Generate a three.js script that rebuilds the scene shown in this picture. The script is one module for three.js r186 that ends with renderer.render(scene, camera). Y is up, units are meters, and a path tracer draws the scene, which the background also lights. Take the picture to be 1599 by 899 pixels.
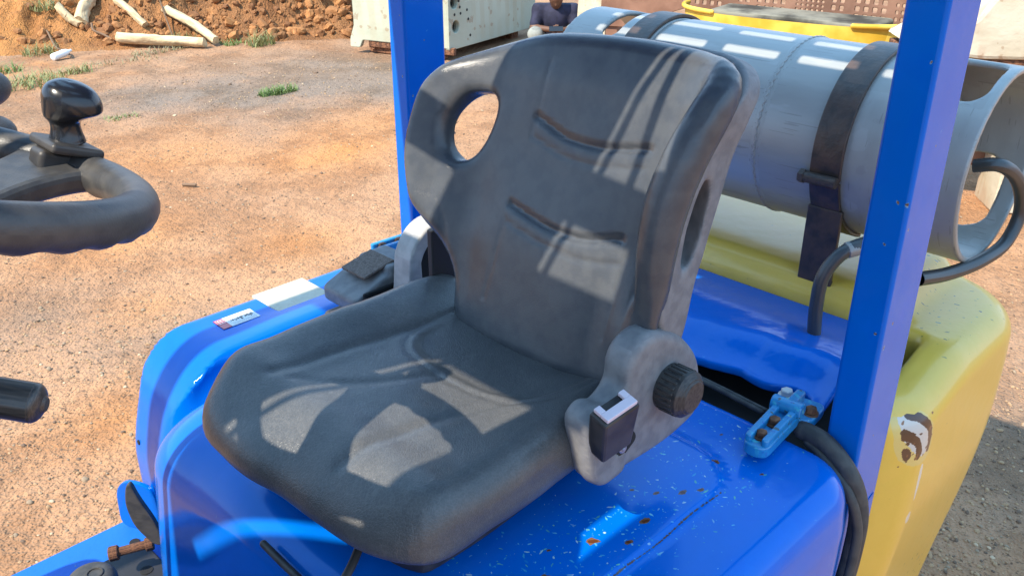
import * as THREE from 'three';
import { mergeGeometries, mergeVertices, toCreasedNormals } from 'three/addons/utils/BufferGeometryUtils.js';
import { RoundedBoxGeometry } from 'three/addons/geometries/RoundedBoxGeometry.js';

// ---------------------------------------------------------------- camera, sky, sun, exposure
const scene = new THREE.Scene();
const camera = new THREE.PerspectiveCamera(35.33, 1599 / 899, 0.05, 400);
camera.position.set(0, 1.85, 0);
{ const p = 25.8 * Math.PI / 180; camera.lookAt(Math.SQRT1_2 * Math.cos(p), 1.85 - Math.sin(p), -Math.SQRT1_2 * Math.cos(p)); }
const SUN = new THREE.Vector3(-0.66, 0.76, -0.05).normalize();
const EXPOSURE = 1.75;
{
  const W = 512, H = 256, d = new Float32Array(W * H * 4);
  for (let y = 0; y < H; y++) for (let x = 0; x < W; x++) {
    const el = (y / (H - 1) - 0.5) * Math.PI, up = Math.sin(el), i = (y * W + x) * 4;
    const az = (x / W) * Math.PI * 2;
    let c;
    if (up >= 0) {
      const h = Math.pow(1 - up, 3.2);
      c = [0.35 + 0.50 * h, 0.70 + 0.28 * h, 1.16 + 0.04 * h];
      // thin high cloud, soft and broken
      const cl = 0.5 + 0.5 * Math.sin(az * 3 + 1.3 * Math.sin(el * 5 + az)) * Math.sin(el * 7 + Math.sin(az * 2));
      const k = 0.22 * Math.max(0, cl - 0.35) * (1 - up * 0.5);
      c = c.map((v) => v + (1.3 - v) * k);
    } else c = [0.40, 0.27, 0.17];
    d[i] = c[0]; d[i + 1] = c[1]; d[i + 2] = c[2]; d[i + 3] = 1;
  }
  const t = new THREE.DataTexture(d, W, H, THREE.RGBAFormat, THREE.FloatType);
  t.mapping = THREE.EquirectangularReflectionMapping; t.magFilter = t.minFilter = THREE.LinearFilter; t.needsUpdate = true;
  scene.background = t; scene.environment = t;
  scene.backgroundIntensity = 1.0; scene.environmentIntensity = 1.0;
}
const sun = new THREE.DirectionalLight(new THREE.Color(1.0, 0.90, 0.75), 5.0);
sun.position.copy(SUN).multiplyScalar(30).add(new THREE.Vector3(1.5, 0, -3)); sun.target.position.set(1.5, 0, -3);
sun.castShadow = true; sun.shadow.mapSize.set(4096, 4096); sun.shadow.radius = 1.0;
Object.assign(sun.shadow.camera, { left: -12, right: 12, top: 12, bottom: -12, near: 1, far: 70 });
scene.add(sun, sun.target);
const renderer = new THREE.WebGLRenderer({ antialias: true });
renderer.toneMapping = THREE.LinearToneMapping; renderer.toneMappingExposure = EXPOSURE;
renderer.shadowMap.enabled = true;

// ---------------------------------------------------------------- helpers
function RNG(s) { return () => { s = (s + 0x6d2b79f5) | 0; let t = Math.imul(s ^ (s >>> 15), 1 | s); t = (t + Math.imul(t ^ (t >>> 7), 61 | t)) ^ t; return ((t ^ (t >>> 14)) >>> 0) / 4294967296; }; }
const clamp = (x, a = 0, b = 1) => Math.min(b, Math.max(a, x));
const lerp = (a, b, t) => a + (b - a) * t;
const sstep = (a, b, x) => { const t = clamp((x - a) / (b - a)); return t * t * (3 - 2 * t); };
const V3 = (x, y, z) => new THREE.Vector3(x, y, z);
const PERM = new Uint8Array(1024), RV = new Float32Array(256); { const r = RNG(1234); for (let i = 0; i < 256; i++) { PERM[i] = i; RV[i] = r(); } for (let i = 255; i > 0; i--) { const j = Math.floor(r() * (i + 1)), t = PERM[i]; PERM[i] = PERM[j]; PERM[j] = t; } for (let i = 256; i < 1024; i++) PERM[i] = PERM[i & 255]; }
const hash2 = (x, y, s) => RV[PERM[PERM[(x + s * 37) & 255] + ((y + s * 11) & 255)]], hash3 = (x, y, z, s) => RV[PERM[PERM[PERM[(x + s * 37) & 255] + (y & 255)] + ((z + s * 11) & 255)]];
// value noise, period p (0: none)
function vnoise(x, y, s = 0, p = 0) {
  const xi = Math.floor(x), yi = Math.floor(y), fx = x - xi, fy = y - yi, u = fx * fx * (3 - 2 * fx), v = fy * fy * (3 - 2 * fy);
  let a = xi, b = xi + 1, c = yi, d = yi + 1; if (p) { a = ((a % p) + p) % p; b = a + 1 === p ? 0 : a + 1; c = ((c % p) + p) % p; d = c + 1 === p ? 0 : c + 1; }
  const h0 = hash2(a, c, s), h2 = hash2(a, d, s), k0 = h0 + (hash2(b, c, s) - h0) * u, k1 = h2 + (hash2(b, d, s) - h2) * u; return k0 + (k1 - k0) * v;
}
function fbm(x, y, s = 0, oct = 4, p = 0) { let a = 0, k = 0.5, n = 0; for (let i = 0; i < oct; i++) { a += k * vnoise(x, y, s + i, p); n += k; k *= 0.5; x *= 2; y *= 2; if (p) p *= 2; } return a / n; }
function noise3(x, y, z, s = 0) {
  const xi = Math.floor(x), yi = Math.floor(y), zi = Math.floor(z); let fx = x - xi, fy = y - yi, fz = z - zi; fx = fx * fx * (3 - 2 * fx); fy = fy * fy * (3 - 2 * fy); fz = fz * fz * (3 - 2 * fz);
  const L = (dz) => lerp(lerp(hash3(xi, yi, zi + dz, s), hash3(xi + 1, yi, zi + dz, s), fx), lerp(hash3(xi, yi + 1, zi + dz, s), hash3(xi + 1, yi + 1, zi + dz, s), fx), fy);
  return lerp(L(0), L(1), fz);
}
// textures: f(u, v) in [0,1) -> [r, g, b] linear or a grey value
const toS = (c) => 255 * (c <= 0.0031308 ? 12.92 * c : 1.055 * Math.pow(c, 1 / 2.4) - 0.055);
function tex(n, color, f, m = n) {
  const d = new Uint8Array(n * m * 4);
  for (let y = 0; y < m; y++) for (let x = 0; x < n; x++) {
    const c = f(x / n, y / m), i = (y * n + x) * 4;
    if (color) for (let k = 0; k < 3; k++) d[i + k] = clamp(toS(clamp(c[k])), 0, 255); else d[i] = d[i + 1] = d[i + 2] = clamp(c) * 255;
    d[i + 3] = 255;
  }
  const t = new THREE.DataTexture(d, n, m, THREE.RGBAFormat); t.wrapS = t.wrapT = THREE.RepeatWrapping; t.magFilter = THREE.LinearFilter; t.minFilter = THREE.LinearMipmapLinearFilter; t.generateMipmaps = true;
  if (color) t.colorSpace = THREE.SRGBColorSpace; t.needsUpdate = true; return t;
}
const rep = (t, size, size2 = size) => { const c = t.clone(); c.repeat.set(1 / size, 1 / size2); c.needsUpdate = true; return c; };   // uv are metres
const mix3 = (a, b, t) => [lerp(a[0], b[0], t), lerp(a[1], b[1], t), lerp(a[2], b[2], t)];

// names and things
const used = new Map();
function numbered(n) { const k = used.get(n) || 0; used.set(n, k + 1); return k ? n + '_' + String(k).padStart(3, '0') : n; }
function sh(o) { o.castShadow = o.receiveShadow = true; return o; }
function thing(name, label, category, pos = [0, 0, 0], group) {
  const g = new THREE.Group(); g.name = numbered(name); g.position.set(...pos); g.userData = { label, category }; if (group) g.userData.group = group; scene.add(g); return g;
}
function solo(name, geo, mat, label, category, group) {
  const m = sh(new THREE.Mesh(geo, mat)); m.name = numbered(name); m.userData = { label, category }; if (group) m.userData.group = group; scene.add(m); return m;
}
function struct(name, geo, mat) { const m = sh(new THREE.Mesh(geo, mat)); m.name = numbered(name); m.userData = { kind: 'structure' }; scene.add(m); return m; }
// part: geometry given in world coordinates is moved into its thing's own axes
function part(name, geo, mat, parent, label) {
  const m = sh(new THREE.Mesh(geo, mat)); m.name = name; let top = parent; while (top.parent && top.parent !== scene) top = top.parent;
  if (parent === top) m.position.copy(top.position).multiplyScalar(-1);
  parent.add(m); if (label) m.userData.label = label; return m;
}
// geometry
const merge = (list) => mergeGeometries(list.map((g) => { const h = g.index ? g.toNonIndexed() : g; for (const k of Object.keys(h.attributes)) if (!['position', 'normal', 'uv'].includes(k)) h.deleteAttribute(k); return h; }));
// uv in metres, each face on the plane it faces most
function boxUV(g, crease = 0) {
  g = g.index ? g.toNonIndexed() : g; if (!g.attributes.normal) g.computeVertexNormals();
  const p = g.attributes.position, n = g.attributes.normal, uv = new Float32Array(p.count * 2);
  for (let i = 0; i < p.count; i += 3) {
    let a = 0, b = 0, c = 0; for (let k = 0; k < 3; k++) { a += n.getX(i + k); b += n.getY(i + k); c += n.getZ(i + k); } a = Math.abs(a); b = Math.abs(b); c = Math.abs(c);
    for (let k = 0; k < 3; k++) {
      const j = i + k, x = p.getX(j), y = p.getY(j), z = p.getZ(j);
      if (b >= a && b >= c) { uv[j * 2] = x; uv[j * 2 + 1] = z; } else if (a >= c) { uv[j * 2] = z; uv[j * 2 + 1] = y; } else { uv[j * 2] = x; uv[j * 2 + 1] = y; }
    }
  }
  g.setAttribute('uv', new THREE.BufferAttribute(uv, 2)); return g;
}
// surface nets over a signed distance
function nets(f, lo, hi, h, eps) {
  const nx = Math.ceil((hi[0] - lo[0]) / h) + 1, ny = Math.ceil((hi[1] - lo[1]) / h) + 1, nz = Math.ceil((hi[2] - lo[2]) / h) + 1;
  const D = new Float32Array(nx * ny * nz), B = 4, at = (i, j, k) => (k * ny + j) * nx + i;
  for (let k0 = 0; k0 < nz; k0 += B) for (let j0 = 0; j0 < ny; j0 += B) for (let i0 = 0; i0 < nx; i0 += B) {
    const c = f(lo[0] + (i0 + B / 2) * h, lo[1] + (j0 + B / 2) * h, lo[2] + (k0 + B / 2) * h), skip = Math.abs(c) > B * h * 1.6;
    for (let k = k0; k < Math.min(nz, k0 + B); k++) for (let j = j0; j < Math.min(ny, j0 + B); j++) for (let i = i0; i < Math.min(nx, i0 + B); i++)
      D[at(i, j, k)] = skip ? c : f(lo[0] + i * h, lo[1] + j * h, lo[2] + k * h);
  }
  const id = new Int32Array(nx * ny * nz).fill(-1), P = [], idx = [], E = [[0, 1], [2, 3], [4, 5], [6, 7], [0, 2], [1, 3], [4, 6], [5, 7], [0, 4], [1, 5], [2, 6], [3, 7]];
  for (let k = 0; k < nz - 1; k++) for (let j = 0; j < ny - 1; j++) for (let i = 0; i < nx - 1; i++) {
    const v = []; let s = 0; for (let q = 0; q < 8; q++) { const d = D[at(i + (q & 1), j + ((q >> 1) & 1), k + (q >> 2))]; v.push(d); if (d < 0) s++; }
    if (s === 0 || s === 8) continue;
    let x = 0, y = 0, z = 0, n = 0;
    for (const [a, b] of E) if ((v[a] < 0) !== (v[b] < 0)) { const t = v[a] / (v[a] - v[b]); x += lerp(a & 1, b & 1, t); y += lerp((a >> 1) & 1, (b >> 1) & 1, t); z += lerp(a >> 2, b >> 2, t); n++; }
    id[at(i, j, k)] = P.length / 3; P.push(lo[0] + (i + x / n) * h, lo[1] + (j + y / n) * h, lo[2] + (k + z / n) * h);
  }
  const quad = (a, b, c, d, flip) => { if (flip) idx.push(a, c, b, a, d, c); else idx.push(a, b, c, a, c, d); };
  for (let k = 1; k < nz - 1; k++) for (let j = 1; j < ny - 1; j++) for (let i = 1; i < nx - 1; i++) {
    const d = D[at(i, j, k)] < 0;
    if (d !== D[at(i + 1, j, k)] < 0) quad(id[at(i, j - 1, k - 1)], id[at(i, j, k - 1)], id[at(i, j, k)], id[at(i, j - 1, k)], !d);
    if (d !== D[at(i, j + 1, k)] < 0) quad(id[at(i - 1, j, k - 1)], id[at(i - 1, j, k)], id[at(i, j, k)], id[at(i, j, k - 1)], !d);
    if (d !== D[at(i, j, k + 1)] < 0) quad(id[at(i - 1, j - 1, k)], id[at(i, j - 1, k)], id[at(i, j, k)], id[at(i - 1, j, k)], !d);
  }
  const e = eps || h * 0.6, N = new Float32Array(P.length);
  for (let i = 0; i < P.length; i += 3) {
    for (let it = 0; it < 2; it++) {
      const x = P[i], y = P[i + 1], z = P[i + 2]; let a = f(x + e, y, z) - f(x - e, y, z), b = f(x, y + e, z) - f(x, y - e, z), c = f(x, y, z + e) - f(x, y, z - e); const l = Math.hypot(a, b, c) || 1; a /= l; b /= l; c /= l;
      if (it === 0) { const g = l / (2 * e), d = clamp(f(x, y, z) / Math.max(0.3, g), -h * 0.6, h * 0.6); P[i] -= a * d; P[i + 1] -= b * d; P[i + 2] -= c * d; } else { N[i] = a; N[i + 1] = b; N[i + 2] = c; }
    }
  }
  const g = new THREE.BufferGeometry(); g.setAttribute('position', new THREE.Float32BufferAttribute(P, 3)); g.setAttribute('normal', new THREE.BufferAttribute(N, 3)); g.setIndex(idx); return g;
}
// distances
// a 2D function baked into a table, read bilinearly
function bake(f, x0, x1, y0, y1, h = 0.002) {
  const nx = Math.ceil((x1 - x0) / h) + 2, ny = Math.ceil((y1 - y0) / h) + 2, T = new Float32Array(nx * ny); for (let j = 0; j < ny; j++) for (let i = 0; i < nx; i++) T[j * nx + i] = f(x0 + i * h, y0 + j * h);
  return (x, y) => { const a = clamp((x - x0) / h, 0, nx - 1.001), b = clamp((y - y0) / h, 0, ny - 1.001), i = a | 0, j = b | 0, u = a - i, v = b - j, k = j * nx + i; return (T[k] * (1 - u) + T[k + 1] * u) * (1 - v) + (T[k + nx] * (1 - u) + T[k + nx + 1] * u) * v; };
}
const smin = (a, b, k) => { const h = Math.max(k - Math.abs(a - b), 0) / k; return Math.min(a, b) - h * h * k * 0.25; };
const smax = (a, b, k) => -smin(-a, -b, k);
function poly2(pts) {   // exact distance to a polygon
  const n = pts.length, X = pts.map((p) => p[0]), Y = pts.map((p) => p[1]);
  return (x, y) => {
    let d = 1e9, s = 1;
    for (let i = 0, j = n - 1; i < n; j = i++) {
      const ex = X[j] - X[i], ey = Y[j] - Y[i], wx = x - X[i], wy = y - Y[i], t = clamp((wx * ex + wy * ey) / (ex * ex + ey * ey)), bx = wx - ex * t, by = wy - ey * t, q = bx * bx + by * by; if (q < d) d = q;
      const c1 = y >= Y[i], c2 = y < Y[j], c3 = ex * wy > ey * wx; if ((c1 && c2 && c3) || (!c1 && !c2 && !c3)) s = -s;
    }
    return s * Math.sqrt(d);
  };
}
function seg2(pts) { return (x, y) => { let d = 1e9; for (let i = 0; i + 1 < pts.length; i++) { const [ax, ay] = pts[i], [bx, by] = pts[i + 1], ex = bx - ax, ey = by - ay, t = clamp(((x - ax) * ex + (y - ay) * ey) / (ex * ex + ey * ey)); d = Math.min(d, Math.hypot(x - ax - ex * t, y - ay - ey * t)); } return d; }; }
function curve2(pts, n = 40) { return new THREE.CatmullRomCurve3(pts.map((p) => V3(p[0], p[1], 0)), false, 'centripetal').getPoints(n).map((p) => [p.x, p.y]); }
function loop2(pts, n = 64) { return new THREE.CatmullRomCurve3(pts.map((p) => V3(p[0], p[1], 0)), true, 'centripetal').getPoints(n).slice(0, -1).map((p) => [p.x, p.y]); }
const rext = (d2, dy, r) => { const a = d2 + r, b = dy + r; return Math.min(Math.max(a, b), 0) + Math.hypot(Math.max(a, 0), Math.max(b, 0)) - r; };
const rbox2 = (x, y, hx, hy, r) => { const a = Math.abs(x) - hx + r, b = Math.abs(y) - hy + r; return Math.min(Math.max(a, b), 0) + Math.hypot(Math.max(a, 0), Math.max(b, 0)) - r; };
const rbox3 = (x, y, z, hx, hy, hz, r) => { const a = Math.abs(x) - hx + r, b = Math.abs(y) - hy + r, c = Math.abs(z) - hz + r; return Math.min(Math.max(a, b, c), 0) + Math.hypot(Math.max(a, 0), Math.max(b, 0), Math.max(c, 0)) - r; };
function cap3(x, y, z, a, b, ra, rb) { const ex = b[0] - a[0], ey = b[1] - a[1], ez = b[2] - a[2], t = clamp(((x - a[0]) * ex + (y - a[1]) * ey + (z - a[2]) * ez) / (ex * ex + ey * ey + ez * ez)); return Math.hypot(x - a[0] - ex * t, y - a[1] - ey * t, z - a[2] - ez * t) - lerp(ra, rb, t); }
// bars, boxes, tubes, extrusions
function box(x0, x1, y0, y1, z0, z1, r = 0.004) { const g = new RoundedBoxGeometry(x1 - x0, y1 - y0, z1 - z0, 2, Math.min(r, (x1 - x0) * 0.45, (y1 - y0) * 0.45, (z1 - z0) * 0.45)); g.translate((x0 + x1) / 2, (y0 + y1) / 2, (z0 + z1) / 2); return boxUV(g); }
function frame(g, pos, xa, ya, za) { const m = new THREE.Matrix4().makeBasis(xa, ya, za).setPosition(pos); return g.applyMatrix4(m); }
function tube(pts, r, n = 48, rs = 14, closed = false) { const c = new THREE.CatmullRomCurve3(pts.map((p) => V3(...p)), closed, 'centripetal'); const g = new THREE.TubeGeometry(c, n, r, rs, closed); const L = c.getLength(), uv = g.attributes.uv; for (let i = 0; i < uv.count; i++) uv.setXY(i, uv.getX(i) * L, uv.getY(i) * 2 * Math.PI * r); if (!closed) { const list = [g]; for (const [t, s] of [[0, -1], [1, 1]]) { const q = new THREE.SphereGeometry(r * 0.999, 12, 8); q.scale(1, 1, 1); q.translate(...c.getPoint(t).toArray()); list.push(q); } return merge(list); } return g; }
function cyl(a, b, r0, r1 = r0, seg = 28, bev = 0) {   // along a -> b, edges bevelled
  const A = V3(...a), Bv = V3(...b), L = A.distanceTo(Bv), q = bev || Math.min(r0, r1, L) * 0.12;
  const g = new THREE.LatheGeometry([[0, 0], [Math.max(r0 - q, 1e-4), 0], [r0, q], [r1, L - q], [Math.max(r1 - q, 1e-4), L], [0, L]].map((p) => new THREE.Vector2(...p)), seg);
  const h = toCreasedNormals(g, 0.5); h.applyQuaternion(new THREE.Quaternion().setFromUnitVectors(V3(0, 1, 0), Bv.clone().sub(A).normalize())); h.translate(...a); return h;
}
function extr(pts, depth, bev = 0.003, holes = [], seg = 2) {
  const s = new THREE.Shape(pts.map((p) => new THREE.Vector2(...p))); for (const h of holes) s.holes.push(new THREE.Path(h.map((p) => new THREE.Vector2(...p))));
  return new THREE.ExtrudeGeometry(s, { depth: depth - 2 * bev, bevelEnabled: bev > 0, bevelSize: bev, bevelThickness: bev, bevelOffset: -bev, bevelSegments: seg }).translate(0, 0, bev);
}
const roundPoly = (pts, r, n = 4) => { const out = []; const m = pts.length; for (let i = 0; i < m; i++) { const p = pts[(i + m - 1) % m], q = pts[i], s = pts[(i + 1) % m]; const a = new THREE.Vector2(p[0] - q[0], p[1] - q[1]), b = new THREE.Vector2(s[0] - q[0], s[1] - q[1]); const la = Math.min(r, a.length() * 0.45), lb = Math.min(r, b.length() * 0.45); a.setLength(la); b.setLength(lb); for (let k = 0; k <= n; k++) { const t = k / n, u = 1 - t; out.push([q[0] + a.x * u * u + b.x * t * t, q[1] + a.y * u * u + b.y * t * t]); } } return out; };
// ---------------------------------------------------------------- materials
const std = (o) => new THREE.MeshStandardMaterial(o), phy = (o) => new THREE.MeshPhysicalMaterial(o);
const rgb = (r, g, b) => new THREE.Color().setRGB(r, g, b);
// leather grain: cells with creases between them
function cells(n, count, seed) {
  const r = RNG(seed), pts = []; for (let i = 0; i < count; i++) pts.push([r(), r()]);
  const G = Math.floor(Math.sqrt(count / 2)), grid = Array.from({ length: G * G }, () => []); pts.forEach((p) => grid[Math.floor(p[1] * G) * G + Math.floor(p[0] * G)].push(p));
  return (u, v) => { let a = 9, b = 9; const ci = Math.floor(u * G), cj = Math.floor(v * G);
    for (let j = -1; j <= 1; j++) for (let i = -1; i <= 1; i++) for (const p of grid[((cj + j + G) % G) * G + ((ci + i + G) % G)]) { let dx = Math.abs(p[0] - u), dy = Math.abs(p[1] - v); dx = Math.min(dx, 1 - dx); dy = Math.min(dy, 1 - dy); const d = dx * dx + dy * dy; if (d < a) { b = a; a = d; } else if (d < b) b = d; }
    return (Math.sqrt(b) - Math.sqrt(a)) * Math.sqrt(count); };
}
const leatherCells = cells(512, 1500, 5), leatherBump = tex(512, false, (u, v) => { const c = leatherCells(u, v); return 0.25 + 0.6 * sstep(0.02, 0.4, c) + 0.15 * fbm(u * 40, v * 40, 3, 2, 40); });
const grainCol = (lo, hi, f, seed, n = 512) => tex(n, true, (u, v) => { const k = sstep(0.25, 0.75, fbm(u * f, v * f, seed, 5, f)); return mix3(lo, hi, k); });
const smoothNoise = tex(512, false, (u, v) => fbm(u * 8, v * 8, 11, 6, 8));
const dustMap = tex(1024, true, (u, v) => {   // black vinyl with dust settled in its grain and scuffs
  const a = fbm(u * 6, v * 6, 21, 5, 6), b = fbm(u * 60, v * 60, 27, 3, 60), g = leatherCells((u * 4) % 1, (v * 4) % 1);
  let k = 0.38 + 0.22 * (a - 0.5) + 0.14 * (b - 0.5) + 0.17 * (1 - sstep(0.0, 0.25, g));
  return mix3([0.020, 0.024, 0.030], [0.160, 0.156, 0.148], clamp(k));
});
const M = {};
M.vinyl = phy({ map: rep(dustMap, 0.6), roughness: 0.30, bumpMap: rep(leatherBump, 0.11), bumpScale: 0.0003 });
const dustBack = grainCol([0.054, 0.060, 0.069], [0.070, 0.075, 0.081], 30, 29, 512);
M.vinylBack = phy({ map: rep(dustBack, 0.5), roughness: 0.24, bumpMap: rep(leatherBump, 0.06), bumpScale: 0.00010 });
const greyMap = grainCol([0.150, 0.150, 0.155], [0.205, 0.203, 0.203], 24, 31);
M.greyPlastic = std({ map: rep(greyMap, 0.35), roughness: 0.55, bumpMap: rep(smoothNoise, 0.03), bumpScale: 0.0004 });
M.blackPlastic = std({ map: rep(grainCol([0.016, 0.016, 0.017], [0.05, 0.046, 0.042], 9, 33), 0.3), roughness: 0.5 });
M.gloss = phy({ color: rgb(0.012, 0.013, 0.016), roughness: 0.24, clearcoat: 0.2, clearcoatRoughness: 0.15 });
M.rubber = std({ map: rep(grainCol([0.034, 0.034, 0.034], [0.060, 0.057, 0.052], 18, 35), 0.25), roughness: 0.62, bumpMap: rep(smoothNoise, 0.05), bumpScale: 0.0005 });
M.wheel = std({ map: rep(grainCol([0.046, 0.046, 0.047], [0.068, 0.066, 0.063], 24, 37), 0.25), roughness: 0.42, bumpMap: rep(smoothNoise, 0.012), bumpScale: 0.0002 });
M.grip = phy({ map: rep(grainCol([0.028, 0.026, 0.024], [0.075, 0.06, 0.048], 9, 39), 0.2), roughness: 0.4, clearcoat: 0.25, clearcoatRoughness: 0.3 });
// blue paint over the hood: 2048 texels for one metre, chips and rust where the photograph has them
const BLUE = [0.0002, 0.122, 0.54];
function paintTex(n, base, marks) {
  const cv = document.createElement('canvas'); cv.width = cv.height = n; const c = cv.getContext('2d');
  const css = (q) => `rgb(${q.map((v) => Math.round(toS(v))).join(',')})`;
  c.fillStyle = css(base); c.fillRect(0, 0, n, n);
  const r = RNG(77);
  for (let i = 0; i < 900; i++) { const k = 0.75 + 0.5 * r(); c.globalAlpha = 0.05; c.fillStyle = css(base.map((v) => clamp(v * k))); c.beginPath(); c.ellipse(r() * n, r() * n, n * (0.01 + 0.05 * r()), n * (0.005 + 0.02 * r()), r() * 3, 0, 7); c.fill(); }
  c.globalAlpha = 1; marks(c, n, r, css);
  c.globalAlpha = 1; const t = new THREE.CanvasTexture(cv); t.flipY = false; t.wrapS = t.wrapT = THREE.RepeatWrapping; t.magFilter = THREE.LinearFilter; t.colorSpace = THREE.SRGBColorSpace; return t;
}
function blob(c, x, y, r, rnd, stretch = 1, rot = 0) { c.beginPath(); const n = 9; for (let i = 0; i < n; i++) { const a = (i / n) * 6.283, q = r * (0.55 + 0.75 * rnd()), px = Math.cos(a) * q * stretch, py = Math.sin(a) * q; const X = x + px * Math.cos(rot) - py * Math.sin(rot), Y = y + px * Math.sin(rot) + py * Math.cos(rot); if (i) c.lineTo(X, Y); else c.moveTo(X, Y); } c.closePath(); c.fill(); }
const FLECK = [[0.20, 0.55, 0.62], [0.45, 0.62, 0.55], [0.05, 0.33, 0.55], [0.55, 0.60, 0.60], [0.16, 0.45, 0.30]], RUST = [0.10, 0.030, 0.010], RUST2 = [0.22, 0.075, 0.02];
const hoodTex = paintTex(2048, BLUE, (c, n, r, css) => {
  // u = x - floor(x), v = z - floor(z): the texture repeats each metre
  const W = (x, z) => [(((x % 1) + 1) % 1) * n, (((z % 1) + 1) % 1) * n];
  for (let i = 0; i < 900; i++) {   // flecks along the near half of the hood
    const t = r(), s = (r() + r() + r() - 1.5) * 0.11, x = lerp(0.55, 1.16, t), z = -0.60 + s + 0.02 * Math.sin(x * 9), [u, v] = W(x, z);
    c.fillStyle = css(FLECK[Math.floor(r() * 5)]); c.globalAlpha = 0.35 + 0.6 * r(); const q = n * (0.0004 + 0.0013 * Math.pow(r(), 3)); blob(c, u, v, q, r, 1 + 2.5 * r(), r() * 3);
  }
  for (let i = 0; i < 220; i++) { const [u, v] = [r() * n, r() * n]; c.fillStyle = css(FLECK[Math.floor(r() * 5)]); c.globalAlpha = 0.4 * r(); blob(c, u, v, n * (0.0004 + 0.0009 * r() * r()), r, 1 + 3 * r(), r() * 3); }
  for (const [x, z, q] of [[0.93, -0.575, 6], [0.955, -0.56, 4.5], [0.90, -0.60, 4], [0.84, -0.575, 6.5], [0.79, -0.565, 5], [0.755, -0.60, 8], [1.03, -0.585, 5.5], [0.66, -0.60, 6], [0.70, -0.63, 3], [1.06, -0.52, 3], [1.10, -0.62, 3], [0.88, -0.63, 3]]) {
    const [u, v] = W(x, z); c.globalAlpha = 0.45; c.fillStyle = css([0.10, 0.20, 0.22]); for (let k = 0; k < 9; k++) blob(c, u + q * 5 * (r() - 0.5), v + q * 4 * (r() - 0.5), q * 0.5 * r() * n / 2048, r, 1.6, r() * 3); c.globalAlpha = 0.9; c.fillStyle = css(RUST2); blob(c, u, v, q * 1.2 * n / 2048 * 1.3, r, 1.8, 0.4); c.fillStyle = css(RUST); blob(c, u, v, q * 0.8 * n / 2048 * 1.3, r, 1.8, 0.4);
  }
  c.globalAlpha = 0.8; c.lineCap = 'round';
  for (let i = 0; i < 60; i++) { const [u, v] = [r() * n, r() * n], a = r() * 6.3, l = n * 0.01 * r(); c.strokeStyle = css([0.10, 0.30, 0.60]); c.globalAlpha = 0.35; c.lineWidth = n * 0.0005; c.beginPath(); c.moveTo(u, v); c.lineTo(u + Math.cos(a) * l, v + Math.sin(a) * l); c.stroke(); }
  // rust line in the pressed groove
  c.globalAlpha = 0.85; for (let x = 0.60; x < 0.98; x += 0.002) { const [u, v] = W(x, -0.5405 + 0.0015 * Math.sin(x * 40)); c.fillStyle = css(r() < 0.7 ? RUST : [0.12, 0.07, 0.05]); if (r() < 0.8) blob(c, u, v, n * 0.0011 * (0.4 + r()), r, 2, 0); }
});
M.hood = phy({ map: hoodTex, roughness: 0.15, specularColor: rgb(0.35, 0.6, 1.0), bumpMap: rep(smoothNoise, 0.5), bumpScale: 0.0006 });
const blueTex = paintTex(1024, BLUE, (c, n, r, css) => {
  for (let i = 0; i < 70; i++) { const u = r() * n, v = r() * n, a = r() * 6.3, l = n * (0.006 + 0.03 * r() * r()); c.strokeStyle = css(r() < 0.5 ? [0.05, 0.22, 0.55] : [0.0, 0.05, 0.30]); c.globalAlpha = 0.55 * r(); c.lineWidth = n * 0.0007; c.beginPath(); c.moveTo(u, v); c.quadraticCurveTo(u + Math.cos(a) * l * 0.5 + 3, v + Math.sin(a) * l * 0.5, u + Math.cos(a) * l, v + Math.sin(a) * l); c.stroke(); }
  for (let i = 0; i < 34; i++) { const u = r() * n, v = r() * n, q = n * (0.0012 + 0.0022 * r() * r()); c.globalAlpha = 0.9; c.fillStyle = css([0.30, 0.36, 0.40]); blob(c, u, v, q * 1.5, r, 1 + r(), r() * 3); c.fillStyle = css(r() < 0.6 ? RUST : RUST2); blob(c, u, v, q, r, 1 + r(), r() * 3); }
  for (let i = 0; i < 110; i++) { c.fillStyle = css(FLECK[Math.floor(r() * 5)]); c.globalAlpha = 0.5 * r(); blob(c, r() * n, r() * n, n * (0.0006 + 0.0012 * r() * r()), r, 1 + 3 * r(), r() * 3); }
});
M.blue = phy({ map: rep(blueTex, 0.9), roughness: 0.16, specularColor: rgb(0.35, 0.6, 1.0), bumpMap: rep(smoothNoise, 0.6), bumpScale: 0.0010 });
M.deckBlue = phy({ map: rep(hoodTex, 1.07), roughness: 0.15, specularColor: rgb(0.35, 0.6, 1.0), bumpMap: rep(smoothNoise, 0.3), bumpScale: 0.0012 });
M.dullBlue = std({ map: rep(blueTex, 0.7), roughness: 0.6, bumpMap: rep(smoothNoise, 0.1), bumpScale: 0.0006 });
const hingeTex = paintTex(512, [0.012, 0.22, 0.48], (c, n, r, css) => { for (let i = 0; i < 260; i++) { c.fillStyle = css([[0.05, 0.45, 0.55], [0.25, 0.60, 0.52], [0.01, 0.08, 0.34], [0.10, 0.05, 0.03], [0.01, 0.16, 0.45]][Math.floor(r() * 5)]); c.globalAlpha = 0.25 + 0.6 * r(); blob(c, r() * n, r() * n, n * (0.003 + 0.022 * r() * r()), r, 1 + 2 * r(), r() * 3); } });
M.hinge = phy({ map: rep(hingeTex, 0.2), roughness: 0.4, clearcoat: 0.5, clearcoatRoughness: 0.2, bumpMap: rep(smoothNoise, 0.05), bumpScale: 0.001 });
const YEL = [0.72, 0.455, 0.062];
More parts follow.
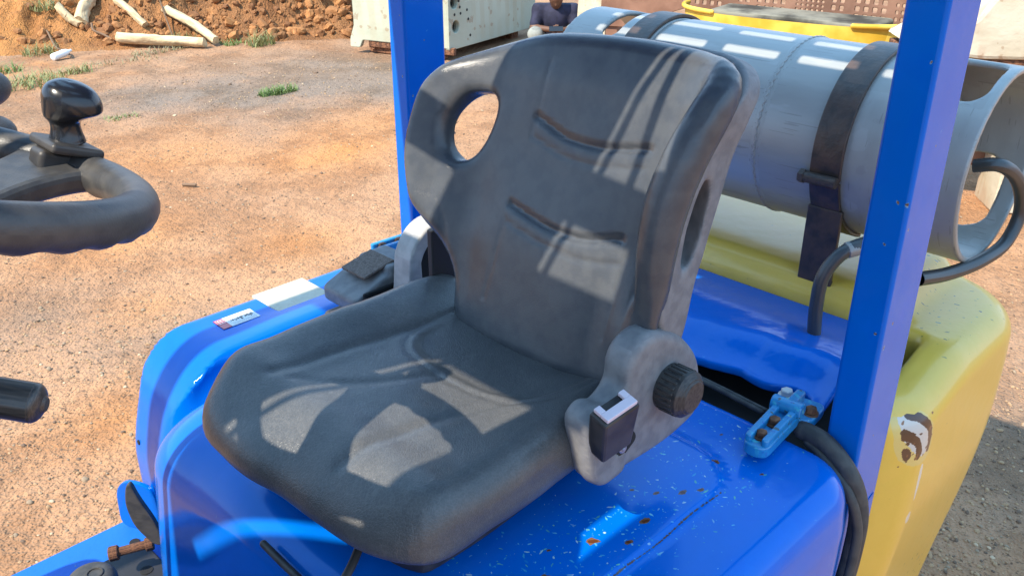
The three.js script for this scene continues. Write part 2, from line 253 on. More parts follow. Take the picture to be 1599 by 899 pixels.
const yelTex = paintTex(2048, YEL, (c, n, r, css) => {
  const W = (x, z) => [(((x % 1) + 1) % 1) * n, (((z % 1) + 1) % 1) * n];
  for (let i = 0; i < 120; i++) { const x = lerp(1.55, 1.95, r()), z = lerp(-0.62, -0.37, r()), [u, v] = W(x, z); c.fillStyle = css(r() < 0.75 ? [0.035, 0.033, 0.025] : r() < 0.4 ? [0.01, 0.08, 0.25] : [0.25, 0.20, 0.05]); c.globalAlpha = 0.35 + 0.6 * r(); blob(c, u, v, n * (0.0007 + 0.0022 * r() ** 3), r, 1 + 2 * r(), 0.8 + r()); }
  for (let i = 0; i < 90; i++) { c.fillStyle = css(r() < 0.5 ? [0.04, 0.03, 0.02] : [0.30, 0.22, 0.05]); c.globalAlpha = 0.5 * r(); blob(c, r() * n, r() * n, n * (0.0006 + 0.0014 * r() * r()), r, 1 + 3 * r(), r() * 3); }
  // torn paint on the near front edge: rust round bare filler, and a white scrape below
  const D = (x, y) => [(((x % 1) + 1) % 1) * n, (((y % 1) + 1) % 1) * n];
  const patch = (col, pts, a = 1) => { c.globalAlpha = a; c.fillStyle = css(col); c.beginPath(); const q = loop2(pts, 90); q.forEach(([x, y], i) => { const [u, v] = D(x, y), k = 0.0016 * n * (r() - 0.5); if (i) c.lineTo(u + k, v + k); else c.moveTo(u + k, v - k); }); c.closePath(); c.fill(); };
  patch([0.62, 0.50, 0.22], [[1.36, 0.99], [1.41, 0.99], [1.44, 0.96], [1.455, 0.915], [1.452, 0.888], [1.43, 0.880], [1.40, 0.885], [1.37, 0.91]], 0.6);
  patch([0.56, 0.53, 0.46], [[1.372, 0.985], [1.402, 0.985], [1.428, 0.962], [1.443, 0.925], [1.440, 0.905], [1.425, 0.897], [1.408, 0.905], [1.390, 0.925], [1.374, 0.95]]);
  patch([0.065, 0.027, 0.013], [[1.385, 0.993], [1.408, 0.988], [1.436, 0.960], [1.449, 0.922], [1.447, 0.897], [1.439, 0.899], [1.436, 0.922], [1.424, 0.950], [1.404, 0.972], [1.386, 0.980]]);
  patch([0.075, 0.032, 0.015], [[1.374, 0.965], [1.392, 0.955], [1.412, 0.930], [1.421, 0.905], [1.413, 0.893], [1.406, 0.905], [1.402, 0.922], [1.386, 0.938], [1.372, 0.945]]);
  patch([0.09, 0.04, 0.02], [[1.379, 0.925], [1.390, 0.922], [1.396, 0.905], [1.388, 0.897], [1.380, 0.908]]);
  for (let i = 0; i < 26; i++) { const [u, v] = D(lerp(1.37, 1.45, r()), lerp(0.885, 0.98, r())); c.fillStyle = css(r() < 0.5 ? [0.06, 0.025, 0.012] : [0.20, 0.08, 0.03]); c.globalAlpha = 0.9; blob(c, u, v, n * (0.001 + 0.003 * r()), r, 1 + r(), r() * 3); }
  patch([0.66, 0.64, 0.58], [[1.434, 0.875], [1.440, 0.87], [1.444, 0.82], [1.440, 0.79], [1.434, 0.815]], 0.9); patch([0.66, 0.64, 0.58], [[1.428, 0.755], [1.440, 0.765], [1.446, 0.742], [1.436, 0.738]], 0.8);
});
M.yellow = phy({ map: yelTex, roughness: 0.4, clearcoat: 0.55, clearcoatRoughness: 0.12, bumpMap: rep(smoothNoise, 0.35), bumpScale: 0.0016 });
const tankTex = tex(1024, true, (u, v) => { const a = fbm(u * 5, v * 5, 51, 5, 5), b = fbm(u * 30, v * 8, 55, 4, 8), k = sstep(0.66, 0.74, fbm(u * 14, v * 14, 58, 4, 14)); let c = mix3([0.275, 0.28, 0.262], [0.32, 0.325, 0.305], sstep(0.3, 0.7, a * 0.6 + b * 0.4)); c = mix3(c, [0.44, 0.45, 0.45], 0.2 * k); if (fbm(u * 160, v * 14, 63, 2) > 0.80) c = mix3(c, [0.17, 0.16, 0.15], 0.5); const d = sstep(0.70, 0.78, fbm(u * 20 + 3.3, v * 20, 61, 4, 20)); return mix3(c, [0.22, 0.21, 0.20], 0.25 * d); });
M.tank = phy({ map: rep(tankTex, 0.6), roughness: 0.38, metalness: 0.1, clearcoat: 0.35, clearcoatRoughness: 0.25, bumpMap: rep(smoothNoise, 0.2), bumpScale: 0.0005 });
M.strap = phy({ map: rep(grainCol([0.022, 0.018, 0.016], [0.075, 0.045, 0.03], 9, 65), 0.3), roughness: 0.42, clearcoat: 0.2, clearcoatRoughness: 0.35, bumpMap: rep(smoothNoise, 0.06), bumpScale: 0.0008 });
M.rust = std({ map: rep(grainCol([0.07, 0.028, 0.014], [0.24, 0.105, 0.05], 9, 67), 0.12), roughness: 0.85, bumpMap: rep(smoothNoise, 0.03), bumpScale: 0.001 });
M.rustPlate = std({ map: rep(grainCol([0.13, 0.060, 0.035], [0.24, 0.125, 0.08], 6, 69), 1.6), roughness: 0.7, bumpMap: rep(smoothNoise, 0.3), bumpScale: 0.002 });
M.darkMetal = std({ color: rgb(0.02, 0.02, 0.022), roughness: 0.6 });
M.steel = std({ color: rgb(0.42, 0.42, 0.42), roughness: 0.35, metalness: 0.8 });
M.zinc = std({ color: rgb(0.62, 0.62, 0.60), roughness: 0.5, metalness: 0.3 });
const chestTex = (lo, hi, st, seed) => tex(1024, true, (u, v) => { const a = fbm(u * 4, v * 4, seed, 6, 4), b = fbm(u * 40, v * 3, seed + 4, 4, 3); let c = mix3(lo, hi, sstep(0.3, 0.7, a)); c = mix3(c, st, 0.30 * sstep(0.52, 0.72, b) * sstep(0.4, 0.6, fbm(u * 3, v * 3, seed + 9, 3, 3))); const d = sstep(0.74, 0.80, fbm(u * 24, v * 24, seed + 13, 4, 24)); return mix3(c, [0.26, 0.15, 0.08], 0.5 * d); });
M.paleGreen = std({ map: rep(chestTex([0.36, 0.37, 0.28], [0.43, 0.45, 0.35], [0.34, 0.25, 0.14], 81), 2.0), roughness: 0.7, bumpMap: rep(smoothNoise, 0.5), bumpScale: 0.003 });
M.cream = std({ map: rep(chestTex([0.36, 0.30, 0.20], [0.52, 0.47, 0.36], [0.36, 0.17, 0.09], 91), 1.1), roughness: 0.75, bumpMap: rep(smoothNoise, 0.4), bumpScale: 0.004 });
M.tubYellow = std({ map: rep(grainCol([0.50, 0.30, 0.02], [0.66, 0.46, 0.07], 6, 95), 0.8), roughness: 0.55 });
M.wood = std({ map: rep(tex(512, true, (u, v) => { const a = fbm(u * 3, v * 40, 101, 5), b = fbm(u * 12, v * 12, 105, 4, 12); return mix3(mix3([0.50, 0.36, 0.19], [0.66, 0.53, 0.33], a), [0.28, 0.19, 0.11], 0.5 * sstep(0.55, 0.75, b)); }), 1.2, 0.5), roughness: 0.85, bumpMap: rep(smoothNoise, 0.3), bumpScale: 0.006 });
M.hole = std({ color: rgb(0.012, 0.012, 0.012), roughness: 0.9 });
M.paleGrey = std({ map: rep(grainCol([0.33, 0.325, 0.31], [0.42, 0.41, 0.39], 20, 151), 0.3), roughness: 0.55 });
M.white = std({ color: rgb(0.74, 0.74, 0.72), roughness: 0.5 });
// ---------------------------------------------------------------- ground
// where sandy soil, grey gravel and dark clay lie (world x, z, radius, weight)
const GREY = [[4.2, -7.0, 1.0, 0.9], [5.0, -6.7, 0.9, 0.9], [3.2, -7.4, 0.8, 0.8], [5.3, -6.0, 0.6, 0.6], [5.0, -7.6, 0.5, 0.6], [3.4, -6.0, 0.5, 0.5], [1.05, -4.0, 0.35, 0.5], [1.3, -3.4, 0.3, 0.6], [0.5, -3.5, 0.3, 0.5], [3.7, -5.2, 0.35, 0.45], [3.6, -0.2, 1.1, 0.45], [3.0, -0.5, 0.5, 0.35]];
const ORANGE = [[2.6, -5.9, 0.7, 0.8], [3.3, -5.0, 0.5, 0.9], [1.6, -4.7, 0.45, 0.9], [2.3, -3.9, 0.3, 0.6], [1.35, -3.7, 0.25, 0.6], [2.6, -9.4, 0.8, 0.8], [3.0, -8.7, 0.5, 0.7], [4.0, -5.4, 0.6, 0.6], [0.9, -2.9, 0.2, 0.6], [5.0, -2.6, 1.0, 0.5], [0.2, -4.8, 0.5, 0.6]];
const blobs = (list, x, z) => { let s = 0; for (const [a, b, r, w] of list) { const q = ((x - a) ** 2 + (z - b) ** 2) / (r * r); if (q < 6) s += w * Math.exp(-q * 1.2); } return s; };
function groundH(x, z) {
  const d = Math.hypot(x - 1, z + 1), near = d > 1.0 ? 1 : 0.3;
  return near * (0.045 * (fbm(x * 0.9, z * 0.9, 3, 3) - 0.5) + 0.02 * (fbm(x * 4, z * 4, 9, 3) - 0.5)) + 0.010 * (fbm(x * 22, z * 22, 15, 2) - 0.5);
}
// the bank of dug earth: rises behind a line from left to right
function bankH(x, z) {
  const t = (x - 2.0) / 3.4, line = lerp(-10.6, -8.7, clamp(t, -2, 1.3)) + 0.35 * (fbm(x * 1.1, 0.5, 41, 3) - 0.5);
  const d = line - z; const right = 1 - sstep(5.9, 6.6, x - 0.25 * d);
  const rise = sstep(-0.2, 1.4, d) * 0.22 + sstep(0.6, 5, d) * 1.0 + Math.max(0, d - 4) * 0.1;
  const lump = (f, s) => { const q = Math.abs(2 * fbm(x * f, z * f, s, 3) - 1); return 1 - q * 1.6; };
  const clod = (fbm(x * 1.6, z * 1.6, 45, 4) - 0.42) * 0.55 + 0.26 * lump(2.3, 48) + 0.20 * lump(5.5, 50) * sstep(0.3, 0.6, fbm(x * 1.3, z * 1.3, 58, 2)) + 0.13 * (lump(11, 54) - 0.4) * sstep(0.35, 0.6, fbm(x * 1.7, z * 1.7, 59, 2)) + 0.07 * (fbm(x * 18, z * 18, 52, 2) - 0.5);
  return (rise + clod * sstep(-0.1, 0.9, d) * (0.55 + 0.45 * sstep(3.4, 4.4, x))) * right - 0.06 * (1 - sstep(-0.3, 0.1, d)) - 0.3 * (1 - right);
}
const soilMap = tex(2048, true, (u, v) => {
  const a = fbm(u * 10, v * 10, 201, 6, 10), b = fbm(u * 90, v * 90, 207, 3, 90), c = fbm(u * 260, v * 260, 211, 2, 260);
  let k = mix3([0.74, 0.68, 0.60], [1, 1, 1], sstep(0.25, 0.7, a)); const s = 0.72 + 0.5 * b; k = k.map((q) => q * s);
  if (c > 0.73) k = mix3(k, [0.56, 0.55, 0.52], 0.4 * sstep(0.73, 0.82, c)); if (c < 0.26) k = k.map((q) => q * lerp(0.40, 1, sstep(0.15, 0.26, c)));
  return k;
});
const soilBump = tex(1024, false, (u, v) => { const a = fbm(u * 70, v * 70, 221, 4, 70), b = fbm(u * 14, v * 14, 227, 3, 14); const d = fbm(u * 180, v * 180, 231, 2, 180); return clamp(0.46 * a + 0.40 * b + 0.16 * d * d * 1.6); });
M.soil = std({ map: rep(soilMap, 3.1), vertexColors: true, roughness: 0.95, bumpMap: rep(soilBump, 1.3), bumpScale: 0.024 });
function sheet(xs, zs, H, C) {
  const nx = xs.length, nz = zs.length, P = [], col = [], uv = [], idx = [];
  for (const z of zs) for (const x of xs) { P.push(x, H(x, z), z); col.push(...C(x, z)); uv.push(x + 0.35 * fbm(z * 0.3, x * 0.2, 5, 2), z + 0.35 * fbm(x * 0.3, z * 0.25, 7, 2)); }
  for (let j = 0; j + 1 < nz; j++) for (let i = 0; i + 1 < nx; i++) { const a = j * nx + i; idx.push(a, a + nx, a + 1, a + 1, a + nx, a + nx + 1); }
  const g = new THREE.BufferGeometry(); g.setAttribute('position', new THREE.Float32BufferAttribute(P, 3)); g.setAttribute('color', new THREE.Float32BufferAttribute(col, 3)); g.setAttribute('uv', new THREE.Float32BufferAttribute(uv, 2)); g.setIndex(idx); g.computeVertexNormals(); return g;
}
const spread = (a, b, fine, lo, hi) => { const out = []; let x = a; while (x < b) { out.push(x); const d = Math.max(0, lo - x, x - hi); x += fine * (1 + d * 2.2); } out.push(b); return out; };
function soilColor(x, z) {
  const n = fbm(x * 1.6, z * 1.6, 61, 4), m = fbm(x * 5, z * 5, 65, 3);
  let c = mix3([0.350, 0.188, 0.098], [0.425, 0.226, 0.114], n);
  c = mix3(c, [0.205, 0.155, 0.118], clamp(1.1 * blobs(GREY, x, z) * (0.35 + 1.1 * m)));
  c = mix3(c, [0.47, 0.200, 0.058], clamp(blobs(ORANGE, x, z) * (0.3 + 0.9 * n)));
  const far = sstep(-5.5, -8.2, z); c = mix3(c, [0.27, 0.17, 0.105], 0.6 * far * sstep(0.35, 0.65, m * 0.5 + n * 0.5));
  return c;
}
struct('ground', sheet(spread(-80, 90, 0.035, 0, 6.5), spread(-90, 80, 0.035, -10.2, 0.4), groundH, soilColor), M.soil);
M.clay = std({ map: rep(soilMap, 2.3), vertexColors: true, roughness: 0.95, bumpMap: rep(soilBump, 0.9), bumpScale: 0.05 });
struct('dirt_bank', sheet(spread(-14, 9, 0.05, 1.2, 6.6), spread(-30, -7.6, 0.05, -13.5, -7.6), bankH, (x, z) => {
  const n = fbm(x * 2.5, z * 2.5, 71, 4), m = fbm(x * 0.8, z * 0.8, 75, 3); const left = 1 - sstep(2.2, 4.4, x);
  let c = mix3([0.24, 0.105, 0.040], [0.42, 0.195, 0.070], n); c = mix3(c, [0.56, 0.245, 0.065], clamp(left * sstep(0.30, 0.5, m) + 0.3 * sstep(0.6, 0.8, n))); return mix3(c, [0.20, 0.15, 0.11], 0.5 * sstep(0.55, 0.7, 1 - m)); }), M.clay);
// pebbles and grit
{
  const r = RNG(303), protos = []; for (let k = 0; k < 3; k++) { const g = new THREE.IcosahedronGeometry(1, 1), p = g.attributes.position; for (let i = 0; i < p.count; i++) { const v = V3().fromBufferAttribute(p, i); const s = 0.75 + 0.5 * noise3(v.x * 1.7 + k * 9, v.y * 1.7, v.z * 1.7, 5 + k); p.setXYZ(i, v.x * s, v.y * s * 0.65, v.z * s); } protos.push(toCreasedNormals(g, 0.7)); }
  const mat = std({ map: rep(soilMap, 0.4), roughness: 0.9 }), m4 = new THREE.Matrix4(), q = new THREE.Quaternion(), col = new THREE.Color();
  protos.forEach((g, k) => {
    const N = 14000, im = new THREE.InstancedMesh(g, mat, N); let i = 0;
    while (i < N) {
      const dist = 2.2 + 9 * Math.pow(r(), 1.5), az = lerp(-0.62, 0.62, r()) + Math.PI / 4; let x = Math.sin(az) * dist, z = -Math.cos(az) * dist;
      const grey = clamp(blobs(GREY, x, z)); if (r() > 0.30 + 0.7 * grey + 0.5 * sstep(0.5, 0.65, fbm(x * 1.7, z * 1.7, 91, 3))) continue;
      const s = 0.0018 + 0.0055 * Math.pow(r(), 5) + (r() < 0.010 ? 0.009 * r() : 0); q.setFromEuler(new THREE.Euler(r() * 0.5, r() * 6.28, r() * 0.5));
      m4.compose(V3(x, groundH(x, z) + s * 0.3, z), q, V3(s * (0.8 + 0.6 * r()), s, s)); im.setMatrixAt(i, m4);
      const t = r(); const c = t < 0.45 ? [0.42, 0.27, 0.15] : t < 0.72 ? [0.32, 0.235, 0.155] : t < 0.75 ? [0.55, 0.41, 0.27] : [0.16, 0.105, 0.07]; col.setRGB(...c); im.setColorAt(i, col); i++;
    }
    sh(im); im.name = numbered('gravel'); im.userData = { kind: 'stuff', label: ['loose angular grit scattered over the orange yard', 'small rounded pebbles scattered over the orange yard', 'flat stone chips scattered over the orange yard'][k], category: 'gravel' }; scene.add(im);
  });
}

// clods of dug clay lying over the bank
{
  const r = RNG(505), g = new THREE.IcosahedronGeometry(1, 2), p = g.attributes.position; for (let i = 0; i < p.count; i++) { const v = V3().fromBufferAttribute(p, i), s = 0.40 + 0.75 * noise3(v.x * 1.5 + 3, v.y * 1.5, v.z * 1.5, 15) + 0.60 * noise3(v.x * 3.4, v.y * 3.4 + 5, v.z * 3.4, 17); p.setXYZ(i, v.x * s, v.y * s * 0.75, v.z * s); }
  const N = 5200, im = new THREE.InstancedMesh(toCreasedNormals(g, 0.8), std({ map: rep(soilMap, 0.5), roughness: 0.95 }), N), m4 = new THREE.Matrix4(), q = new THREE.Quaternion(), col = new THREE.Color(); let i = 0;
  while (i < N) {
    const x = lerp(1.2, 6.2, Math.pow(r(), 0.7)), z = lerp(-13, -8.3, r()); const h = bankH(x, z); if (h < 0.03) continue; const right = sstep(3.2, 4.4, x); if (r() > 0.10 + 0.90 * right) continue;
    const s = 0.008 + 0.048 * Math.pow(r(), 4); q.setFromEuler(new THREE.Euler(r() * 6, r() * 6, r() * 6)); m4.compose(V3(x, h + s * 0.15, z), q, V3(s * (0.8 + 0.6 * r()), s, s)); im.setMatrixAt(i, m4); const t = r(); col.setRGB(...mix3([0.20, 0.088, 0.035], [0.44, 0.205, 0.075], t)); im.setColorAt(i, col); i++;
  }
  sh(im); im.name = numbered('clods'); im.userData = { kind: 'stuff', label: 'loose clods of red brown clay lying over the bank', category: 'clods' }; scene.add(im);
}
// ---------------------------------------------------------------- the forklift
const truck = thing('forklift', 'blue and yellow forklift truck with a black vinyl seat, seen over its near side', 'forklift', [1.0, 0, -1.0]);
// chassis and floor below everything
part('chassis', merge([box(0.56, 1.50, 0.30, 0.84, -1.5, -0.5, 0.03), box(-0.55, 0.5, 0.42, 0.56, -1.55, -0.42, 0.02)]), M.darkMetal, truck);
{ // wheels under the counterweight and at the front
  for (const z of [-1.5, -0.55]) { const w = part('wheel', cyl([1.55, 0.24, z - 0.1], [1.55, 0.24, z + 0.08], 0.24, 0.24, 40, 0.03), M.rubber, truck); part('rim', cyl([1.55, 0.24, z - 0.104], [1.55, 0.24, z + 0.084], 0.13, 0.13, 32), M.dullBlue, w); }
  for (const z of [-1.52, -0.5]) { const w = part('wheel', cyl([-0.25, 0.3, z - 0.1], [-0.25, 0.3, z + 0.1], 0.3, 0.3, 40, 0.03), M.rubber, truck); part('rim', cyl([-0.25, 0.3, z - 0.104], [-0.25, 0.3, z + 0.104], 0.16, 0.16, 32), M.dullBlue, w); }
}
// --- engine hood: one pressed cover, plateau, rounded front and near edge
function hoodD(x, y, z) {
  const top = 1.0 - 0.015 * sstep(0.62, 0.42, x) + 0.004 * sstep(-0.5, -0.62, z);
  const fx = 0.415 + 0.12 * (y - 0.7);                              // the front flares forward to the floor
  const outline = (() => { // plan: straight far side, near rear corner cut round
    const cx = 0.86, hx = 0.36; return rbox2(x - 0.775, z + 0.878, 0.425, 0.474, 0.10); })();
  let d = rext(smax(outline, fx - x, 0.10), Math.abs(y - (top - 0.4)) - 0.4, 0.05 + 0.03 * sstep(-1.0, -1.2, z));
  // pressed step round the plateau
  const p = rbox2(x - 0.60, z + 0.95, 0.445, 0.41, 0.09);
  d += 0.006 * sstep(-0.004, 0.010, p) * sstep(0.9, 0.97, y) - 0.004 * Math.exp(-(((p + 0.001) / 0.004) ** 2)) * -1;
  return d;
}
{
  const g = boxUV(nets(hoodD, [0.33, 0.55, -1.40], [1.24, 1.04, -0.36], 0.009, 0.004)); part('hood', g, M.hood, truck);
}
// --- far side panel with its rounded front corner and inner lip
function panelD(x, y, z) {
  const fr = 0.515 + 0.05 * sstep(0.75, 1.0, y);
  const d = rext(rbox2(x - 0.93, z + 1.515, 0.93 - fr, 0.090, 0.035), Math.abs(y - 0.70) - 0.30, 0.02);
  const corner = Math.hypot(Math.max(0, fr + 0.12 - x), Math.max(0, y - 0.88)) - 0.12;       // big round of the front top edge
  const a = Math.max(d, corner);
  // inner flank falls away to the hood
  const b = rext(rbox2(x - 0.93, z + 1.37, 0.90 - fr, 0.09, 0.04), Math.abs(y - 0.60) - 0.28 - 0.09 * sstep(fr, fr + 0.26, x), 0.05);
  return smin(a, smax(b, corner + 0.02, 0.05), 0.10);
}
const sidePanel = part('side_panel', boxUV(nets(panelD, [0.46, 0.40, -1.63], [1.36, 1.03, -1.24], 0.009, 0.004)), M.blue, truck, 'sunlit blue side panel with rounded front corner');
for (const [x, y, z, r] of [[0.5225, 0.80, -1.562, 0.0055], [0.521, 0.755, -1.525, 0.006]]) part('bolt_hole', cyl([x - 0.004, y, z], [x + 0.012, y, z], r, r, 14), M.hole, sidePanel);
{ // white tape over the panel, and a label
  const tapeTex = tex(256, true, (u, v) => { const k = fbm(u * 9, v * 9, 111, 4, 9), s = sstep(0.62, 0.75, fbm(u * 16, v * 16, 115, 4, 16)); return mix3(mix3([0.48, 0.44, 0.33], [0.58, 0.54, 0.43], k), [0.42, 0.36, 0.26], 0.45 * s); });
  const tm = std({ map: rep(tapeTex, 0.13), roughness: 0.5 });
  part('tape', box(0.824, 0.950, 0.994, 1.0022, -1.606, -1.456, 0.002), tm, sidePanel, 'dirty white tape strip');
  const cv = document.createElement('canvas'); cv.width = 512; cv.height = 256; const c = cv.getContext('2d');
  c.fillStyle = '#dfe0df'; c.fillRect(0, 0, 512, 256); c.fillStyle = '#a8202c'; c.fillRect(0, 0, 118, 150); c.fillStyle = '#c96a6e'; c.fillRect(0, 150, 118, 106); c.strokeStyle = '#e9d7d7'; c.lineWidth = 6; for (let i = 0; i < 3; i++) c.strokeRect(14 + i * 34, 18, 22, 110);
  c.fillStyle = '#2b2b2d'; c.strokeStyle = '#555'; c.lineWidth = 3; c.strokeRect(150, 58, 330, 130); const r = RNG(9);
  for (let x = 170; x < 460;) { const w = 6 + r() * 24; c.fillRect(x, 80 + r() * 30, w, 30 + r() * 60); x += w + 3 + r() * 9; } c.fillStyle = '#6b6b70'; for (let y = 205; y < 240; y += 13) for (let x = 150; x < 470;) { const w = 8 + r() * 20; c.fillRect(x, y, w, 5); x += w + 6; }
  const t = new THREE.CanvasTexture(cv); t.colorSpace = THREE.SRGBColorSpace; t.magFilter = THREE.LinearFilter;
  const g = new THREE.BoxGeometry(0.082, 0.0012, 0.044); g.translate(0.748, 1.0012, -1.533); const p = g.attributes.position, uv = g.attributes.uv; for (let i = 0; i < p.count; i++) uv.setXY(i, (p.getX(i) - 0.707) / 0.082, 1 - (p.getZ(i) + 1.555) / 0.044);
  part('data_label', g, std({ map: t, roughness: 0.35 }), sidePanel, 'small white and red data label');
}
// --- rear deck behind the gap, with a turned-down, dented front lip
function deckD(x, y, z) {
  const lip = 1.268 + 0.012 * Math.sin(z * 9 + 1) + 0.008 * (vnoise(z * 38, 1, 3) - 0.5) + 0.010 * Math.exp(-(((z + 0.70) / 0.03) ** 2)) + 0.02 * sstep(-0.66, -0.60, z) - 0.06 * sstep(-0.585, -0.50, z);
  const top = 1.035 - 0.030 * sstep(lip + 0.10, lip, x) + 0.010 * Math.exp(-(((x - 1.37) / 0.04) ** 2)) * sstep(-0.9, -0.6, z) - 0.012 * sstep(1.42, 1.55, x);
  const d = rext(Math.max(lip - x, x - 1.578, Math.abs(z + 1.02) - 0.485), Math.abs(y - (top - 0.009)) - 0.009, 0.006);
  return d;
}
const deck = part('rear_deck', boxUV(nets(deckD, [1.18, 0.96, -1.54], [1.60, 1.07, -0.48], 0.005, 0.0025)), M.deckBlue, truck);
part('deck_hole', cyl([1.462, 1.018, -0.655], [1.462, 1.0265, -0.655], 0.019, 0.019, 18, 0.001), M.hole, deck);
part('gap_floor', box(1.19, 1.57, 0.90, 0.93, -1.5, -0.512, 0.003), M.hole, truck);
{ // rubber strips lying in the gap
  part('rubber_strip', merge([tube([[1.232, 0.975, -1.2], [1.236, 0.98, -0.95], [1.228, 0.990, -0.75], [1.216, 0.990, -0.615]], 0.0048, 30, 10), tube([[1.252, 0.968, -1.2], [1.254, 0.972, -0.95], [1.246, 0.982, -0.76], [1.232, 0.985, -0.615]], 0.0045, 30, 10)]), M.rubber, truck);
  part('rubber_seal', merge([tube([[1.20, 1.002, -0.53], [1.196, 1.0, -0.488], [1.193, 0.965, -0.440], [1.203, 0.90, -0.418], [1.195, 0.82, -0.412], [1.165, 0.72, -0.41], [1.13, 0.60, -0.41]], 0.0155, 40, 12), tube([[1.192, 0.992, -0.515], [1.182, 0.975, -0.470], [1.178, 0.94, -0.428], [1.186, 0.88, -0.408], [1.177, 0.80, -0.403], [1.147, 0.71, -0.40], [1.11, 0.60, -0.40]], 0.008, 40, 10)]), M.rubber, truck, 'thick black rubber seal round the hood corner');
}
// --- counterweight
function cwD(x, y, z) {
  const cz = -1.013, hz = 0.605 - 0.05 * sstep(0.85, 0.2, y);
  const back = 1.975 - 0.07 * sstep(0.80, 0.25, y) - 0.02 * sstep(0.9, 1.05, y);
  const cx = (1.335 + back) / 2, hx = (back - 1.335) / 2;
  let plan = rbox2(x - cx, z - cz, hx, hz, 0.02); const rr = 0.19;      // big round rear corners, crisp front
  const qx = x - (back - rr), qz = Math.abs(z - cz) - (hz - rr); if (qx > 0 && qz > 0) plan = Math.max(plan, Math.hypot(qx, qz) - rr);
  plan = smax(plan, (Math.abs(z - cz) - (hz - 0.045)) * 0.86 - (x - 1.335) * 0.5, 0.012);
  const top = 1.035 - 0.03 * sstep(1.60, 1.42, x);
  let d = rext(plan, Math.abs(y - (top - 0.41)) - 0.41, 0.055);
  // the middle of the front stops behind the deck
  const inner = rbox3(x - 1.38, y - 1.36, z - cz, 0.208, 0.5, 0.512, 0.02);
  d = smax(d, -inner, 0.02);
  // raised saddle under the cylinder
  d = smin(d, rext(rbox2(x - 1.76, z - cz, 0.17, 0.44, 0.06), Math.abs(y - 1.0) - 0.082, 0.04), 0.05);
  return d;
}
const cw = part('counterweight', boxUV(nets(cwD, [1.30, 0.15, -1.66], [2.02, 1.12, -0.36], 0.012, 0.005)), M.yellow, truck, 'scuffed yellow counterweight with rounded rear corner');
// --- overhead guard: two rear posts, roof, front legs
const POST = [[-1.587, -1.532], [-0.497, -0.439]];
const guard = part('overhead_guard', (() => {
  const L = [], Y = 2.1;
  const slab = (x0, x1, z0, z1, y = Y, t = 0.02) => L.push(box(x0, x1, y, y + t, z0, z1, 0.004));
  const poly = (pts, y = Y, t = 0.02) => { const g = extr(pts, t, 0.003); g.rotateX(Math.PI / 2); g.translate(0, y + t, 0); L.push(boxUV(g)); };   // (x, z) outline
  poly([[-0.86, -0.662], [1.33, -0.662], [1.33, -0.40], [-0.86, -0.37]], Y, 0.045);          // near rail
  poly([[-0.86, -1.612], [1.33, -1.612], [1.33, -1.553], [-0.86, -1.553]], Y, 0.045);          // far rail
  slab(-0.065, 0.17, -1.553, -0.668); poly([[0.265, -0.668], [0.345, -0.668], [0.42, -1.553], [0.325, -1.553]]);
  poly([[-0.42, -1.262], [0.60, -1.016], [0.60, -0.752], [-0.42, -1.086]], Y + 0.001, 0.022);                              // slanted centre plate
  poly([[-0.42, -1.072], [0.60, -0.742], [0.60, -0.733], [-0.42, -1.060]], Y + 0.002, 0.018);                              // thin rods beside it
  poly([[0.34, -0.770], [0.60, -0.727], [0.60, -0.713], [0.34, -0.757]], Y + 0.003, 0.016);
  poly([[-0.42, -0.790], [0.345, -0.735], [0.345, -0.655], [-0.055, -0.655], [-0.062, -0.694], [-0.25, -0.694], [-0.262, -0.655], [-0.42, -0.655]], Y + 0.004, 0.018);
  // front plate with a curved slot
  { const mid = curve2([[-0.672, -1.236], [-0.565, -1.107], [-0.495, -1.010], [-0.432, -0.912]], 16), hole = [...mid.map(([a, b]) => [a - 0.013, b + 0.011]), ...mid.map(([a, b]) => [a + 0.013, b - 0.011]).reverse()];
    const g = extr([[-0.86, -1.31], [-0.405, -1.31], [-0.405, -0.655], [-0.86, -0.655]], 0.016, 0.002, [hole]); g.rotateX(Math.PI / 2); g.translate(0, Y + 0.022, 0); L.push(boxUV(g)); }
  // rear plate with two rows of slots
  const rows = [[1.092, 1.128], [1.174, 1.207]], holes = []; for (const [a, b] of rows) for (let k = -3; k < 4; k++) { const c = -1.017 + k * 0.172; holes.push(roundPoly([[a, c - 0.066], [b, c - 0.066], [b, c + 0.060], [a, c + 0.060]], 0.008, 3)); }
  const s = extr([[0.585, -1.553], [1.33, -1.553], [1.33, -0.44], [0.585, -0.44]], 0.012, 0.002, holes); s.rotateX(Math.PI / 2); s.translate(0, Y + 0.03, 0); L.push(boxUV(s));
  // front legs, sloping down ahead of the operator
  for (const [z0, z1] of [[-1.61, -1.553], [-0.60, -0.42]]) L.push(frame(box(0, 0.07, -1.62, 0, z0, z1, 0.006), V3(-0.86, Y + 0.03, 0), V3(0.97, 0.22, 0).normalize(), V3(0.22, 0.97, 0).normalize().set(-0.0, 1, 0).add(V3(0.28, 0, 0)).normalize(), V3(0, 0, 1)));
  return merge(L);
})(), M.blue, truck);
for (const [z0, z1] of POST) { const post = part('rear_post', box(1.213, 1.325, 0.55, 2.1, z0, z1, 0.007), M.blue, truck); if (z0 < -1) part('screw_hole', cyl([1.266, 1.64, z1 - 0.006], [1.266, 1.64, z1 + 0.0015], 0.0042, 0.0042, 12, 0.0005), M.hole, post); }
